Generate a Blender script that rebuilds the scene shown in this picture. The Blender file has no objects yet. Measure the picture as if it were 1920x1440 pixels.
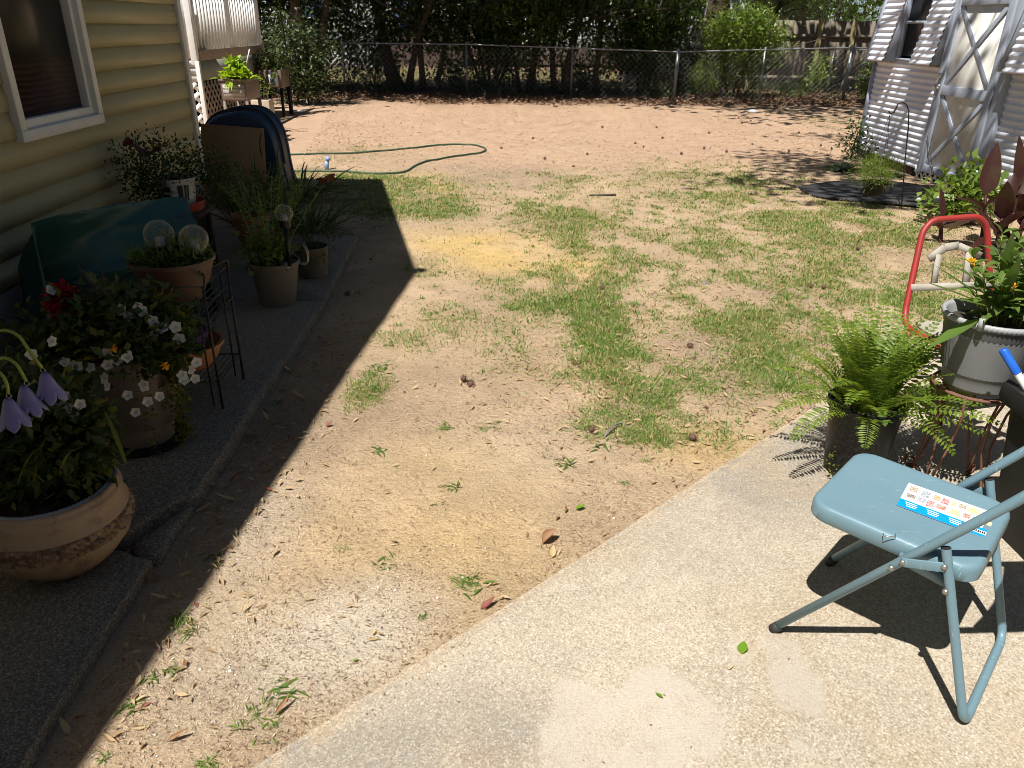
import bpy, math, random
import numpy as np
from mathutils import Matrix, Vector
from math import sin, cos, tan, pi, radians, sqrt, atan2, exp

scene = bpy.context.scene
COL = scene.collection
rng = np.random.default_rng(7)
random.seed(7)

# ------------------------------------------------------------------ camera, sky, sun, exposure
CAM_H, FPX = 1.58, 1433.0
CAM_ROT = (Matrix.Rotation(radians(-1.74), 3, 'Z') @ Matrix.Rotation(pi / 2 - radians(25.16), 3, 'X')
           @ Matrix.Rotation(radians(0.85), 3, 'Z'))
cam_d = bpy.data.cameras.new('camera')
cam = bpy.data.objects.new('camera', cam_d)
COL.objects.link(cam)
cam_d.sensor_width = 36.0
cam_d.lens = 36.0 * FPX / 1920.0
cam_d.clip_start = 0.05
cam_d.clip_end = 1500.0
cam.matrix_world = Matrix.Translation((0, 0, CAM_H)) @ CAM_ROT.to_4x4()
scene.camera = cam

SHX, SHY = 0.324, 0.467            # how far a shadow falls per metre of height
world = bpy.data.worlds.new('World')
scene.world = world
world.use_nodes = True
wn = world.node_tree
sky = wn.nodes.new('ShaderNodeTexSky')
sky.sky_type = 'NISHITA'
sky.sun_disc = False
sky.sun_elevation = radians(60.4)
sky.sun_rotation = radians(214.8)
sky.air_density = 0.55
sky.dust_density = 0.3
wn.links.new(sky.outputs[0], wn.nodes['Background'].inputs[0])
wn.nodes['Background'].inputs[1].default_value = 0.05
sun_d = bpy.data.lights.new('sun', 'SUN')
sun_d.energy = 5.0
sun_d.angle = radians(0.53)
sun_d.color = (1.0, 0.955, 0.88)
sun = bpy.data.objects.new('sun', sun_d)
COL.objects.link(sun)
sun.rotation_euler = Vector((SHX, SHY, -1.0)).to_track_quat('-Z', 'Y').to_euler()
scene.view_settings.view_transform = 'Standard'
scene.view_settings.look = 'None'
scene.view_settings.exposure = 0.56
scene.view_settings.gamma = 1.0
scene.view_settings.use_curve_mapping = False
scene.cycles.filter_width = 0.9

# ------------------------------------------------------------------ measuring: where a sight line meets a level / a wall
def _ray(px, py):
    return CAM_ROT @ Vector((px - 960.0, 720.0 - py, -FPX))
def on_z(px, py, z=0.0):
    d = _ray(px, py); t = (z - CAM_H) / d.z
    return np.array((d.x * t, d.y * t, z))
def on_y(px, py, y):
    d = _ray(px, py); t = y / d.y
    return np.array((d.x * t, y, CAM_H + d.z * t))
def on_x(px, py, x):
    d = _ray(px, py); t = x / d.x
    return np.array((x, d.y * t, CAM_H + d.z * t))

# ------------------------------------------------------------------ noise for layout
def _h(ix, iy, s):
    v = np.sin(ix * 127.1 + iy * 311.7 + s * 74.7) * 43758.5453
    return v - np.floor(v)
def vnoise(x, y, s=0.0):
    x = np.asarray(x, float); y = np.asarray(y, float)
    ix = np.floor(x); iy = np.floor(y); fx = x - ix; fy = y - iy
    fx = fx * fx * (3 - 2 * fx); fy = fy * fy * (3 - 2 * fy)
    a = _h(ix, iy, s); b = _h(ix + 1, iy, s); c = _h(ix, iy + 1, s); d = _h(ix + 1, iy + 1, s)
    return (a * (1 - fx) + b * fx) * (1 - fy) + (c * (1 - fx) + d * fx) * fy
def fbm(x, y, s=0.0, o=4):
    t = 0; a = 0.5
    for i in range(o):
        t = t + a * vnoise(np.asarray(x) * 2 ** i, np.asarray(y) * 2 ** i, s + i * 3.1); a *= 0.5
    return t / (1 - 0.5 ** o)

# ------------------------------------------------------------------ mesh builder
class MB:
    def __init__(s):
        s.v = []; s.f = []; s.n = 0
    def add(s, verts, faces):
        verts = np.asarray(verts, float).reshape(-1, 3)
        groups = {}
        if isinstance(faces, np.ndarray):
            groups[faces.shape[1]] = faces
        else:
            for f in faces: groups.setdefault(len(f), []).append(f)
        for k, fs in groups.items():
            s.f.append((k, np.asarray(fs, np.int64) + s.n))
        s.v.append(verts); s.n += len(verts)
        return s
    def box(s, c, size, rz=0.0, mat=None):
        x, y, z = (np.array(size) / 2.0)
        p = np.array([(-x, -y, -z), (x, -y, -z), (x, y, -z), (-x, y, -z), (-x, -y, z), (x, -y, z), (x, y, z), (-x, y, z)])
        if rz:
            ca, sa = cos(rz), sin(rz)
            p = np.stack([p[:, 0] * ca - p[:, 1] * sa, p[:, 0] * sa + p[:, 1] * ca, p[:, 2]], 1)
        return s.add(p + np.array(c), BOXF)
    def span(s, a, b):                       # box from corner to corner
        a = np.array(a, float); b = np.array(b, float)
        return s.box((a + b) / 2, np.abs(b - a))
    def beam(s, p0, p1, w, h, up=(0, 0, 1)): # bar of section w x h between two points
        p0 = np.array(p0, float); p1 = np.array(p1, float)
        d = p1 - p0; d /= np.linalg.norm(d)
        sd = np.cross(d, up)
        if np.linalg.norm(sd) < 1e-4: sd = np.cross(d, (0, 1, 0))
        sd /= np.linalg.norm(sd); u = np.cross(sd, d)
        q = []
        for p in (p0, p1):
            q += [p - sd * w / 2 - u * h / 2, p + sd * w / 2 - u * h / 2, p + sd * w / 2 + u * h / 2, p - sd * w / 2 + u * h / 2]
        return s.add(q, [(0, 3, 2, 1), (4, 5, 6, 7), (0, 1, 5, 4), (1, 2, 6, 5), (2, 3, 7, 6), (3, 0, 4, 7)])
    def tube(s, pts, r, n=8, closed=False, caps=True):
        pts = np.array(pts, float); m = len(pts)
        r = np.full(m, r, float) if np.isscalar(r) else np.array(r, float)
        if closed: tg = np.roll(pts, -1, 0) - np.roll(pts, 1, 0)
        else: tg = np.gradient(pts, axis=0)
        tg /= np.linalg.norm(tg, axis=1)[:, None] + 1e-12
        ref = np.array((0, 0, 1.0)) if abs(tg[0][2]) < 0.9 else np.array((1.0, 0, 0))
        u = np.cross(tg[0], ref); u /= np.linalg.norm(u)
        V = []
        for i in range(m):
            u = u - tg[i] * np.dot(u, tg[i]); u /= np.linalg.norm(u) + 1e-12
            w = np.cross(tg[i], u)
            a = np.arange(n) * 2 * pi / n
            V.append(pts[i] + r[i] * (np.cos(a)[:, None] * u + np.sin(a)[:, None] * w))
        V = np.concatenate(V); F = []
        for i in range(m if closed else m - 1):
            j = (i + 1) % m
            for k in range(n):
                k2 = (k + 1) % n
                F.append((i * n + k, i * n + k2, j * n + k2, j * n + k))
        if caps and not closed:
            F.append(tuple(range(n))[::-1]); F.append(tuple((m - 1) * n + k for k in range(n)))
        return s.add(V, F)
    def lathe(s, prof, n=32, c=(0, 0, 0), rib=0.0, ribs=None, ribz=None, close=False):
        prof = np.array(prof, float); m = len(prof)
        a = np.arange(n) * 2 * pi / n
        V = []
        for i, (r, z) in enumerate(prof):
            rr = np.full(n, r)
            if rib and (ribs is None or i in ribs): rr = rr + rib * (np.arange(n) % 2 - 0.5)
            V.append(np.stack([c[0] + rr * np.cos(a), c[1] + rr * np.sin(a), np.full(n, c[2] + z)], 1))
        F = []
        for i in range(m - 1):
            for k in range(n):
                k2 = (k + 1) % n
                F.append((i * n + k, i * n + k2, (i + 1) * n + k2, (i + 1) * n + k))
        if close:
            F.append(tuple(range(n))[::-1]); F.append(tuple((m - 1) * n + k for k in range(n)))
        return s.add(np.concatenate(V), F)
    def ball(s, c, r, n=12, m=8, sc=(1, 1, 1)):
        pr = [(max(1e-4, r * sin(pi * i / m)), -r * cos(pi * i / m) * sc[2]) for i in range(m + 1)]
        return s.lathe(pr, n, c)
    def grid(s, P):                           # P[i][j] -> point
        P = np.array(P, float); a, b = P.shape[:2]
        i, j = np.meshgrid(np.arange(a - 1), np.arange(b - 1), indexing='ij')
        q = (i * b + j).ravel()
        return s.add(P.reshape(-1, 3), np.stack([q, q + b, q + b + 1, q + 1], 1))
    def prism(s, outline, axis, lo, hi):      # outline in the two other axes
        o = np.array(outline, float); n = len(o); V = []
        for w in (lo, hi):
            for a, b in o:
                p = [0, 0, 0]; k = [q for q in range(3) if q != axis]
                p[k[0]] = a; p[k[1]] = b; p[axis] = w; V.append(p)
        F = [tuple(range(n))[::-1], tuple(range(n, 2 * n))]
        F += [(i, (i + 1) % n, n + (i + 1) % n, n + i) for i in range(n)]
        return s.add(V, F)
    def mesh(s, name, smooth=False, off=None, attr=None):
        V = np.concatenate(s.v) if s.v else np.zeros((0, 3))
        if off is not None: V = V - np.array(off)
        me = bpy.data.meshes.new(name)
        me.vertices.add(len(V)); me.vertices.foreach_set('co', V.ravel().astype(np.float32))
        tot = sum(f.size for k, f in s.f); npol = sum(len(f) for k, f in s.f)
        me.loops.add(tot); me.polygons.add(npol)
        li = np.concatenate([f.ravel() for k, f in s.f]).astype(np.int32)
        ls = []; o = 0
        for k, f in s.f:
            ls.append(o + np.arange(len(f)) * k); o += f.size
        me.loops.foreach_set('vertex_index', li)
        me.polygons.foreach_set('loop_start', np.concatenate(ls).astype(np.int32))
        if smooth: me.polygons.foreach_set('use_smooth', np.ones(npol, bool))
        me.update(calc_edges=True); me.validate()
        if smooth and smooth != True:
            pass
        return me
    def build(s, name, m, parent=None, smooth=False, local=False, label=None, cat=None, group=None, kind=None, bevel=0.0, auto=None):
        off = None if (parent is None or local) else root_of(parent).location
        me = s.mesh(name, smooth, off)
        me.materials.append(m)
        o = bpy.data.objects.new(name, me); COL.objects.link(o)
        if parent is not None: o.parent = parent
        if bevel:
            b = o.modifiers.new('bevel', 'BEVEL'); b.width = bevel; b.segments = 2; b.limit_method = 'ANGLE'; b.angle_limit = radians(40)
        if auto:
            me.polygons.foreach_set('use_smooth', np.ones(len(me.polygons), bool))
            me.set_sharp_from_angle(angle=radians(auto))
        return tag(o, label, cat, group, kind)
BOXF = [(0, 3, 2, 1), (4, 5, 6, 7), (0, 1, 5, 4), (1, 2, 6, 5), (2, 3, 7, 6), (3, 0, 4, 7)]

def root_of(o):
    while o.parent is not None: o = o.parent
    return o
def tag(o, label=None, cat=None, group=None, kind=None):
    if label: o['label'] = label
    if cat: o['category'] = cat
    if group: o['group'] = group
    if kind: o['kind'] = kind
    return o
def thing(name, label, cat, loc=(0, 0, 0), rz=0.0, group=None):
    o = bpy.data.objects.new(name, None); COL.objects.link(o)
    o.empty_display_size = 0.1
    o.location = loc; o.rotation_euler = (0, 0, rz)
    return tag(o, label, cat, group)
def copy_tree(o, parent=None):
    c = o.copy(); COL.objects.link(c)
    if parent is not None: c.parent = parent
    for ch in list(o.children): copy_tree(ch, c)
    return c
def share(o, parent, loc=(0, 0, 0), rot=(0, 0, 0), sc=1.0):   # another piece like o
    c = o.copy(); COL.objects.link(c); c.parent = parent
    c.location = loc; c.rotation_euler = rot
    c.scale = (sc, sc, sc) if np.isscalar(sc) else sc
    return c

# ------------------------------------------------------------------ leaves
def unit(a):
    return a / (np.linalg.norm(a, axis=-1, keepdims=True) + 1e-9)
def strips(mb, P, D, L, W, droop=0.0, k=3, prof='leaf', fold=0.12, roll=0.0, flat=False):
    P = np.atleast_2d(P).astype(float); D = unit(np.atleast_2d(D).astype(float)); n = len(P)
    L = np.broadcast_to(L, (n,)); W = np.broadcast_to(W, (n,)); droop = np.broadcast_to(droop, (n,))
    roll = np.broadcast_to(roll, (n,))
    Z = np.array((0, 0, 1.0))
    S = np.cross(D, Z); bad = np.linalg.norm(S, axis=1) < 0.05
    S[bad] = (1, 0, 0); S = unit(S)
    S = unit(S * np.cos(roll)[:, None] + np.cross(D, S) * np.sin(roll)[:, None])
    N = np.cross(S, D)
    t = np.linspace(0, 1, k + 1)
    if prof == 'leaf': w = np.sin(pi * np.clip(t, 0, 1) ** 0.8)
    elif prof == 'blade': w = (1 - t) ** 0.7 * (0.75 + 0.25 * np.minimum(1, t * 4))
    elif prof == 'strap': w = np.minimum(1, 0.55 + t * 1.5) * (1 - t ** 2.6)
    elif prof == 'broad': w = np.sin(pi * np.clip(t, 0, 1) ** 0.62) ** 0.8
    elif prof == 'petal': w = np.sin(pi * (0.06 + 0.86 * t) ** 1.25) ** 0.8
    mid = P[:, None] + D[:, None] * (L[:, None] * t)[..., None] - Z * (droop * L)[:, None, None] * (t ** 2)[None, :, None]
    hw = (W[:, None] / 2 * w)[..., None]
    lft = mid - S[:, None] * hw + N[:, None] * hw * (fold * 2)
    rgt = mid + S[:, None] * hw + N[:, None] * hw * (fold * 2)
    if flat:
        V = np.stack([lft, rgt], 2); c = 2
        b = (np.arange(n) * (k + 1) * 2)[:, None] + np.arange(k) * 2
        F = np.stack([b, b + 1, b + 3, b + 2], -1).reshape(-1, 4)
    else:
        V = np.stack([lft, mid, rgt], 2); c = 3
        b = (np.arange(n) * (k + 1) * 3)[:, None] + np.arange(k) * 3
        F = np.concatenate([np.stack([b, b + 1, b + 4, b + 3], -1).reshape(-1, 4),
                            np.stack([b + 1, b + 2, b + 5, b + 4], -1).reshape(-1, 4)])
    return mb.add(V.reshape(-1, 3), F)
def leaf4(mb, P, D, L, W, fold=0.2, roll=0.0):
    P = np.atleast_2d(P); D = unit(np.atleast_2d(D)); n = len(P)
    L = np.broadcast_to(L, (n,))[:, None]; W = np.broadcast_to(W, (n,))[:, None]; roll = np.broadcast_to(roll, (n,))[:, None]
    Z = np.array((0, 0, 1.0))
    S = np.cross(D, Z); S[np.linalg.norm(S, axis=1) < 0.05] = (1, 0, 0); S = unit(S)
    S = S * np.cos(roll) + np.cross(D, S) * np.sin(roll)
    N = np.cross(S, D)
    V = np.stack([P, P + D * L * 0.45 - S * W / 2 + N * W * fold, P + D * L, P + D * L * 0.45 + S * W / 2 + N * W * fold], 1)
    b = np.arange(n) * 4
    F = np.concatenate([np.stack([b, b + 2, b + 1], 1), np.stack([b, b + 3, b + 2], 1)])
    return mb.add(V.reshape(-1, 3), F)
def rdir(n, up=0.0, seed=None):
    d = rng.normal(size=(n, 3)); d = unit(d); d[:, 2] += up
    return unit(d)
def clump(mb, c, r, n, L, W, per=18, cr=0.2, up=0.1, hollow=0.5):
    """leafy mass: leaves gathered in small clumps spread through an ellipsoid"""
    c = np.array(c, float); r = np.array(r, float); m = max(1, n // per)
    d = unit(rng.normal(size=(m, 3))); rad = (hollow ** 3 + (1 - hollow ** 3) * rng.random(m)) ** (1 / 3)
    cc = c + d * r * rad[:, None]
    idx = rng.integers(0, m, n)
    P = cc[idx] + rng.normal(size=(n, 3)) * cr
    D = unit(unit(P - cc[idx]) * 0.8 + rdir(n) + np.array((0, 0, up)))
    return leaf4(mb, P, D, L * rng.uniform(0.6, 1.25, n), W * rng.uniform(0.7, 1.2, n), 0.18, rng.uniform(-0.8, 0.8, n))
# ------------------------------------------------------------------ materials
def _nodes(name):
    m = bpy.data.materials.new(name); m.use_nodes = True
    nt = m.node_tree; return m, nt, nt.nodes['Principled BSDF']
def _mix(nt, fac, a, b, mode='MIX'):
    n = nt.nodes.new('ShaderNodeMix'); n.data_type = 'RGBA'; n.blend_type = mode
    for sock, v in ((0, fac), (6, a), (7, b)):
        if hasattr(v, 'links') or hasattr(v, 'is_linked'): nt.links.new(v, n.inputs[sock])
        elif sock == 0: n.inputs[0].default_value = v
        else: n.inputs[sock].default_value = (*v, 1)
    return n.outputs[2]
def _noise(nt, scale, detail=5, rough=0.6, vec=None, out=0):
    n = nt.nodes.new('ShaderNodeTexNoise'); n.inputs['Scale'].default_value = scale
    n.inputs['Detail'].default_value = detail; n.inputs['Roughness'].default_value = rough
    if vec is None:
        g = nt.nodes.get('geo') or nt.nodes.new('ShaderNodeNewGeometry'); g.name = 'geo'; vec = g.outputs['Position']
    nt.links.new(vec, n.inputs['Vector'])
    return n.outputs[out]
def _ramp(nt, src, lo, hi, a=0.0, b=1.0):
    n = nt.nodes.new('ShaderNodeMapRange'); n.inputs[1].default_value = lo; n.inputs[2].default_value = hi
    n.inputs[3].default_value = a; n.inputs[4].default_value = b
    nt.links.new(src, n.inputs[0]); return n.outputs[0]
def _bump(nt, bs, src, dist, strength=1.0):
    b = nt.nodes.new('ShaderNodeBump'); b.inputs['Distance'].default_value = dist; b.inputs['Strength'].default_value = strength
    nt.links.new(src, b.inputs['Height']); nt.links.new(b.outputs[0], bs.inputs['Normal']); return b
def plain(name, c, c2=None, rough=0.6, scale=6.0, lo=0.35, hi=0.7, bump=0.0, bscale=60.0, metal=0.0, spec=0.5, grime=None, island=0.0, detail=5):
    m, nt, bs = _nodes(name)
    col = None
    if c2 is not None:
        col = _mix(nt, _ramp(nt, _noise(nt, scale, detail), lo, hi), c, c2)
    if grime is not None:
        col = _mix(nt, _ramp(nt, _noise(nt, grime[1], 8, 0.7), grime[2], grime[3]), col if col is not None else c, grime[0])
    if island:
        g = nt.nodes.get('geo') or nt.nodes.new('ShaderNodeNewGeometry'); g.name = 'geo'
        v = _ramp(nt, g.outputs['Random Per Island'], 0, 1, 1 - island, 1 + island)
        hs = nt.nodes.new('ShaderNodeHueSaturation'); nt.links.new(v, hs.inputs['Value'])
        if col is not None: nt.links.new(col, hs.inputs['Color'])
        else: hs.inputs['Color'].default_value = (*c, 1)
        col = hs.outputs[0]
    if col is not None: nt.links.new(col, bs.inputs['Base Color'])
    else: bs.inputs['Base Color'].default_value = (*c, 1)
    bs.inputs['Roughness'].default_value = rough; bs.inputs['Metallic'].default_value = metal
    bs.inputs['Specular IOR Level'].default_value = spec
    if bump: _bump(nt, bs, _noise(nt, bscale, 6, 0.65), bump)
    return m
def leafmat(name, a, b, c=None, rough=0.45, trans=0.35, spec=0.4, noise=None):
    m, nt, bs = _nodes(name)
    g = nt.nodes.new('ShaderNodeNewGeometry'); g.name = 'geo'
    rp = nt.nodes.new('ShaderNodeValToRGB'); e = rp.color_ramp.elements
    e[0].position = 0.1; e[0].color = (*a, 1); e[1].position = 0.85; e[1].color = (*b, 1)
    if c is not None:
        q = rp.color_ramp.elements.new(0.97); q.color = (*c, 1)
    nt.links.new(g.outputs['Random Per Island'], rp.inputs[0])
    col = rp.outputs[0]
    if noise:
        col = _mix(nt, _ramp(nt, _noise(nt, noise[1], 3), 0.45, 0.65), col, noise[0])
    nt.links.new(col, bs.inputs['Base Color'])
    bs.inputs['Roughness'].default_value = rough; bs.inputs['Specular IOR Level'].default_value = spec
    tr = nt.nodes.new('ShaderNodeBsdfTranslucent')
    hs = nt.nodes.new('ShaderNodeHueSaturation'); hs.inputs['Value'].default_value = 1.5; hs.inputs['Saturation'].default_value = 1.1
    hs.inputs['Hue'].default_value = 0.485
    nt.links.new(col, hs.inputs['Color']); nt.links.new(hs.outputs[0], tr.inputs['Color'])
    mx = nt.nodes.new('ShaderNodeMixShader'); mx.inputs[0].default_value = trans
    nt.links.new(bs.outputs[0], mx.inputs[1]); nt.links.new(tr.outputs[0], mx.inputs[2])
    nt.links.new(mx.outputs[0], nt.nodes['Material Output'].inputs[0])
    return m

M = {}
# buildings
M['siding'] = plain('yellow vinyl siding', (.52, .46, .25), (.47, .41, .225), .5, 2.0, bump=.0006, bscale=90, grime=((.4, .35, .2), 1.3, .5, .85))
M['white'] = plain('white paint', (.78, .78, .76), (.7, .7, .67), .45, 4, grime=((.5, .48, .42), 5, .55, .9))
M['trim'] = plain('white window trim', (.72, .72, .7), (.64, .64, .6), .4, 6)
M['weathered'] = plain('weathered deck board', (.32, .26, .19), (.24, .2, .15), .8, 9, bump=.002, bscale=70)
M['skirt'] = plain('grey green skirt panel', (.28, .3, .24), (.22, .24, .19), .7, 3)
M['tanlattice'] = plain('tan lattice', (.42, .34, .25), (.34, .27, .19), .7, 8)
M['dark'] = plain('dark void', (.012, .011, .01), rough=.9)
M['found'] = plain('foundation block', (.22, .2, .17), (.16, .14, .12), .9, 12, bump=.004)
M['roof'] = plain('roof shingle', (.1, .09, .08), (.07, .065, .06), .9, 20, bump=.004)
M['glass'] = plain('dark window glass', (.012, .013, .014), (.02, .02, .02), .3, 6, spec=.35)

M['shed'] = plain('painted corrugated metal', (.74, .77, .85), (.66, .69, .77), .42, 3, grime=((.5, .47, .42), 7, .56, .9))
M['shedtrim'] = plain('blue grey painted board', (.38, .42, .5), (.32, .36, .44), .7, 8, bump=.001, bscale=50)
M['sheddoor'] = plain('cream plywood door', (.8, .79, .73), (.72, .71, .65), .65, 3, grime=((.4, .38, .32), 2.5, .5, .85))
M['ply'] = plain('raw plywood', (.5, .33, .16), (.4, .26, .12), .7, 10)
M['fenceboard'] = plain('grey weathered fence board', (.2, .165, .125), (.12, .1, .08), .85, 5, bump=.002, bscale=60, island=.2)
M['fencepost'] = plain('treated fence post', (.3, .25, .12), (.22, .19, .1), .8, 6, bump=.002)
M['galv'] = plain('galvanised steel', (.3, .31, .32), (.22, .23, .24), .45, 12, metal=.6)
M['nwhite'] = plain('neighbour white siding', (.5, .5, .5), (.42, .42, .42), .6, 2)
M['nwin'] = plain('neighbour window', (.06, .09, .16), (.03, .05, .09), .12, 3)
M['stucco'] = plain('grey stucco', (.5, .5, .5), (.3, .3, .31), .9, 18, bump=.004)
# pots and furniture
M['potbeige'] = plain('washed terracotta', (.34, .25, .17), (.27, .19, .125), .75, 5, bump=.003, bscale=60, grime=((.1, .06, .04), 10, .5, .72))
M['potrelief'] = plain('dark scroll relief', (.1, .065, .04), (.3, .21, .13), .8, 45, .42, .6, bump=.003, bscale=60)
M['liner'] = plain('grey liner', (.34, .39, .42), (.28, .32, .35), .5, 20)
M['ribpot'] = plain('taupe ribbed pot', (.2, .165, .14), (.15, .125, .11), .6, 5)
M['bowl'] = plain('brown planter bowl', (.085, .042, .027), (.06, .03, .02), .55, 6, grime=((.2, .13, .09), 6, .6, .85))
M['terracotta'] = plain('terracotta bowl', (.42, .19, .08), (.34, .15, .06), .7, 8)
M['purple'] = plain('purple bowl', (.12, .05, .17), (.09, .035, .13), .4, 5)
M['redtray'] = plain('red plastic tray', (.4, .06, .03), (.3, .05, .03), .5, 6)
M['tanpot'] = plain('tan plastic pot', (.15, .13, .105), (.12, .105, .085), .6, 6)
M['beigepot'] = plain('beige pot', (.5, .42, .32), (.42, .34, .25), .7, 14, bump=.002)
M['blackiron'] = plain('black wire', (.02, .018, .016), rough=.5)
M['blackplastic'] = plain('black plastic', (.007, .007, .008), (.012, .012, .013), .38, 9, grime=((.07, .065, .06), 25, .64, .8), spec=.3)
M['greypot'] = plain('grey ribbed pot plastic', (.2, .205, .21), (.165, .17, .175), .5, 8, grime=((.2, .19, .17), 9, .55, .85))
M['greypotlight'] = plain('grey pot rim', (.36, .375, .39), (.3, .315, .33), .45, 8)
M['greypotshade'] = plain('grey pot shaded shoulder', (.1, .105, .11), (.08, .08, .085), .5, 8)  # shoulder colour darkened for the shade under the rim overhang
M['rust'] = plain('rusty wire', (.2, .085, .05), (.11, .055, .04), .75, 20, bump=.0008, bscale=150)
M['red'] = plain('faded red paint', (.33, .022, .02), (.27, .03, .026), .5, 7, grime=((.16, .05, .035), 30, .6, .75))
M['whitewood'] = plain('chalky white board', (.4, .37, .32), (.3, .275, .23), .75, 9, bump=.0015, bscale=60, grime=((.28, .25, .2), 14, .55, .8))
M['chair'] = plain('blue enamel', (.15, .25, .305), (.132, .228, .282), .36, 5, .3, .75, spec=.5, grime=((.3, .36, .38), 55, .66, .74))
nt = M['chair'].node_tree; bs = nt.nodes['Principled BSDF']
cc = bs.inputs['Base Color'].links[0].from_socket
cc = _mix(nt, _ramp(nt, _noise(nt, 230, 3, .6), .7, .74), cc, (.1, .06, .045))
sv = nt.nodes.new('ShaderNodeMapping'); sv.inputs['Scale'].default_value = (9, 140, 9); sv.inputs['Rotation'].default_value = (0, 0, .5)
nt.links.new(nt.nodes['geo'].outputs['Position'], sv.inputs['Vector'])
cc = _mix(nt, _ramp(nt, _noise(nt, 3.0, 2, .5, sv.outputs[0]), .71, .74, 0, .7), cc, (.42, .5, .52))
nt.links.new(cc, bs.inputs['Base Color'])
nt.links.new(_ramp(nt, _noise(nt, 14, 6, .7), .3, .7, .28, .55), bs.inputs['Roughness'])
M['bolt'] = plain('zinc bolt', (.4, .38, .34), rough=.35, metal=.8)
M['rubber'] = plain('rubber cap', (.03, .03, .03), rough=.7)
M['paper'] = plain('sticker paper', (.82, .82, .8), rough=.5)
M['blueprint'] = plain('sticker blue', (.0, .3, .78), rough=.45)
M['poleblue'] = plain('blue plastic sleeve', (.01, .11, .55), (.02, .13, .6), .4, 40, grime=((.3, .35, .5), 60, .66, .75))
M['polewhite'] = plain('white pole', (.8, .8, .78), rough=.4)
M['bin'] = plain('black bin plastic', (.014, .014, .014), (.02, .02, .019), .6, 12, grime=((.1, .095, .085), 40, .64, .75), spec=.2)
M['tarp'] = plain('teal tarp', (.014, .08, .074), (.009, .056, .053), .5, 5, bump=.002, bscale=30)
M['bluetub'] = plain('dark blue plastic', (.008, .03, .08), (.013, .04, .1), .45, 5)
M['board'] = plain('tan board', (.28, .19, .09), (.23, .155, .075), .7, 4)
M['hose'] = plain('green hose', (.03, .075, .045), (.05, .1, .06), .5, 8)
M['nozzle'] = plain('pale blue plastic', (.25, .36, .6), rough=.4)
M['planter'] = plain('brown planter resin', (.16, .12, .095), (.13, .1, .08), .55, 10)
M['planterlight'] = plain('pale planter panel', (.42, .38, .36), (.36, .33, .31), .6, 8)
M['lav'] = plain('lavender metal petal', (.19, .17, .38), (.15, .135, .32), .4, 10)
M['lime'] = plain('lime green stem', (.2, .26, .04), rough=.45)
M['butterfly'] = plain('orange wing', (.5, .13, .01), (.03, .01, .0), .6, 60, .5, .6)
M['soil'] = plain('potting soil', (.03, .022, .016), (.05, .038, .028), .95, 40, bump=.006, bscale=90)
M['bark'] = plain('grey brown bark', (.14, .095, .065), (.08, .06, .045), .9, 12, bump=.012, bscale=25)
M['bark2'] = plain('dark bark', (.07, .05, .04), (.045, .035, .028), .9, 12, bump=.01, bscale=25)
M['litterwhite'] = plain('white scrap', (.8, .8, .8), rough=.6)
M['labelwhite'] = plain('white bucket plastic', (.62, .62, .6), (.5, .5, .48), .5, 9)
M['labelblack'] = plain('black print', (.02, .02, .02), rough=.6)
M['felt'] = plain('black landscape fabric', (.028, .028, .032), (.05, .048, .046), .85, 5, bump=.002, bscale=200)
M['twig'] = plain('grey twig', (.22, .2, .2), (.16, .14, .13), .8, 30)
M['cone'] = plain('brown cone', (.16, .085, .06), (.1, .05, .04), .8, 60)
# glass globe
m, nt, bs = _nodes('clear globe glass')
bs.inputs['Base Color'].default_value = (.9, .9, .88, 1); bs.inputs['Roughness'].default_value = .04
bs.inputs['IOR'].default_value = 1.25
tb = nt.nodes.new('ShaderNodeBsdfTransparent'); mx = nt.nodes.new('ShaderNodeMixShader'); lw = nt.nodes.new('ShaderNodeLayerWeight')
lw.inputs[0].default_value = .35
bs.inputs['Base Color'].default_value = (.5, .47, .42, 1)
nt.links.new(_ramp(nt, lw.outputs['Facing'], .2, 1, .09, .7), mx.inputs[0])
nt.links.new(tb.outputs[0], mx.inputs[1]); nt.links.new(bs.outputs[0], mx.inputs[2])
nt.links.new(mx.outputs[0], nt.nodes['Material Output'].inputs[0])
M['globe'] = m
# window pane with a wavy reddish reflection painted into its colour low down
m, nt, bs = _nodes('window screen with painted reflection')
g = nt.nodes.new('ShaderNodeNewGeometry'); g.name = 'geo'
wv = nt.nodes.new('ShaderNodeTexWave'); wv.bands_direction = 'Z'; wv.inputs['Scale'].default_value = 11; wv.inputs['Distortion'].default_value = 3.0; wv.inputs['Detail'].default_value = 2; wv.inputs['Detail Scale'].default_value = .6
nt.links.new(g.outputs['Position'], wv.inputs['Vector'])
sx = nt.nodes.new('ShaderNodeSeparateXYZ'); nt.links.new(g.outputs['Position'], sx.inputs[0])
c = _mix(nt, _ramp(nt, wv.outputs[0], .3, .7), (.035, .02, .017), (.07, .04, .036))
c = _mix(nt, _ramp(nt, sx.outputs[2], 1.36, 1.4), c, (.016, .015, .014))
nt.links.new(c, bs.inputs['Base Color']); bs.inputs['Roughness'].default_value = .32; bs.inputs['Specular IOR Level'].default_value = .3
M['screen'] = m
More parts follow.
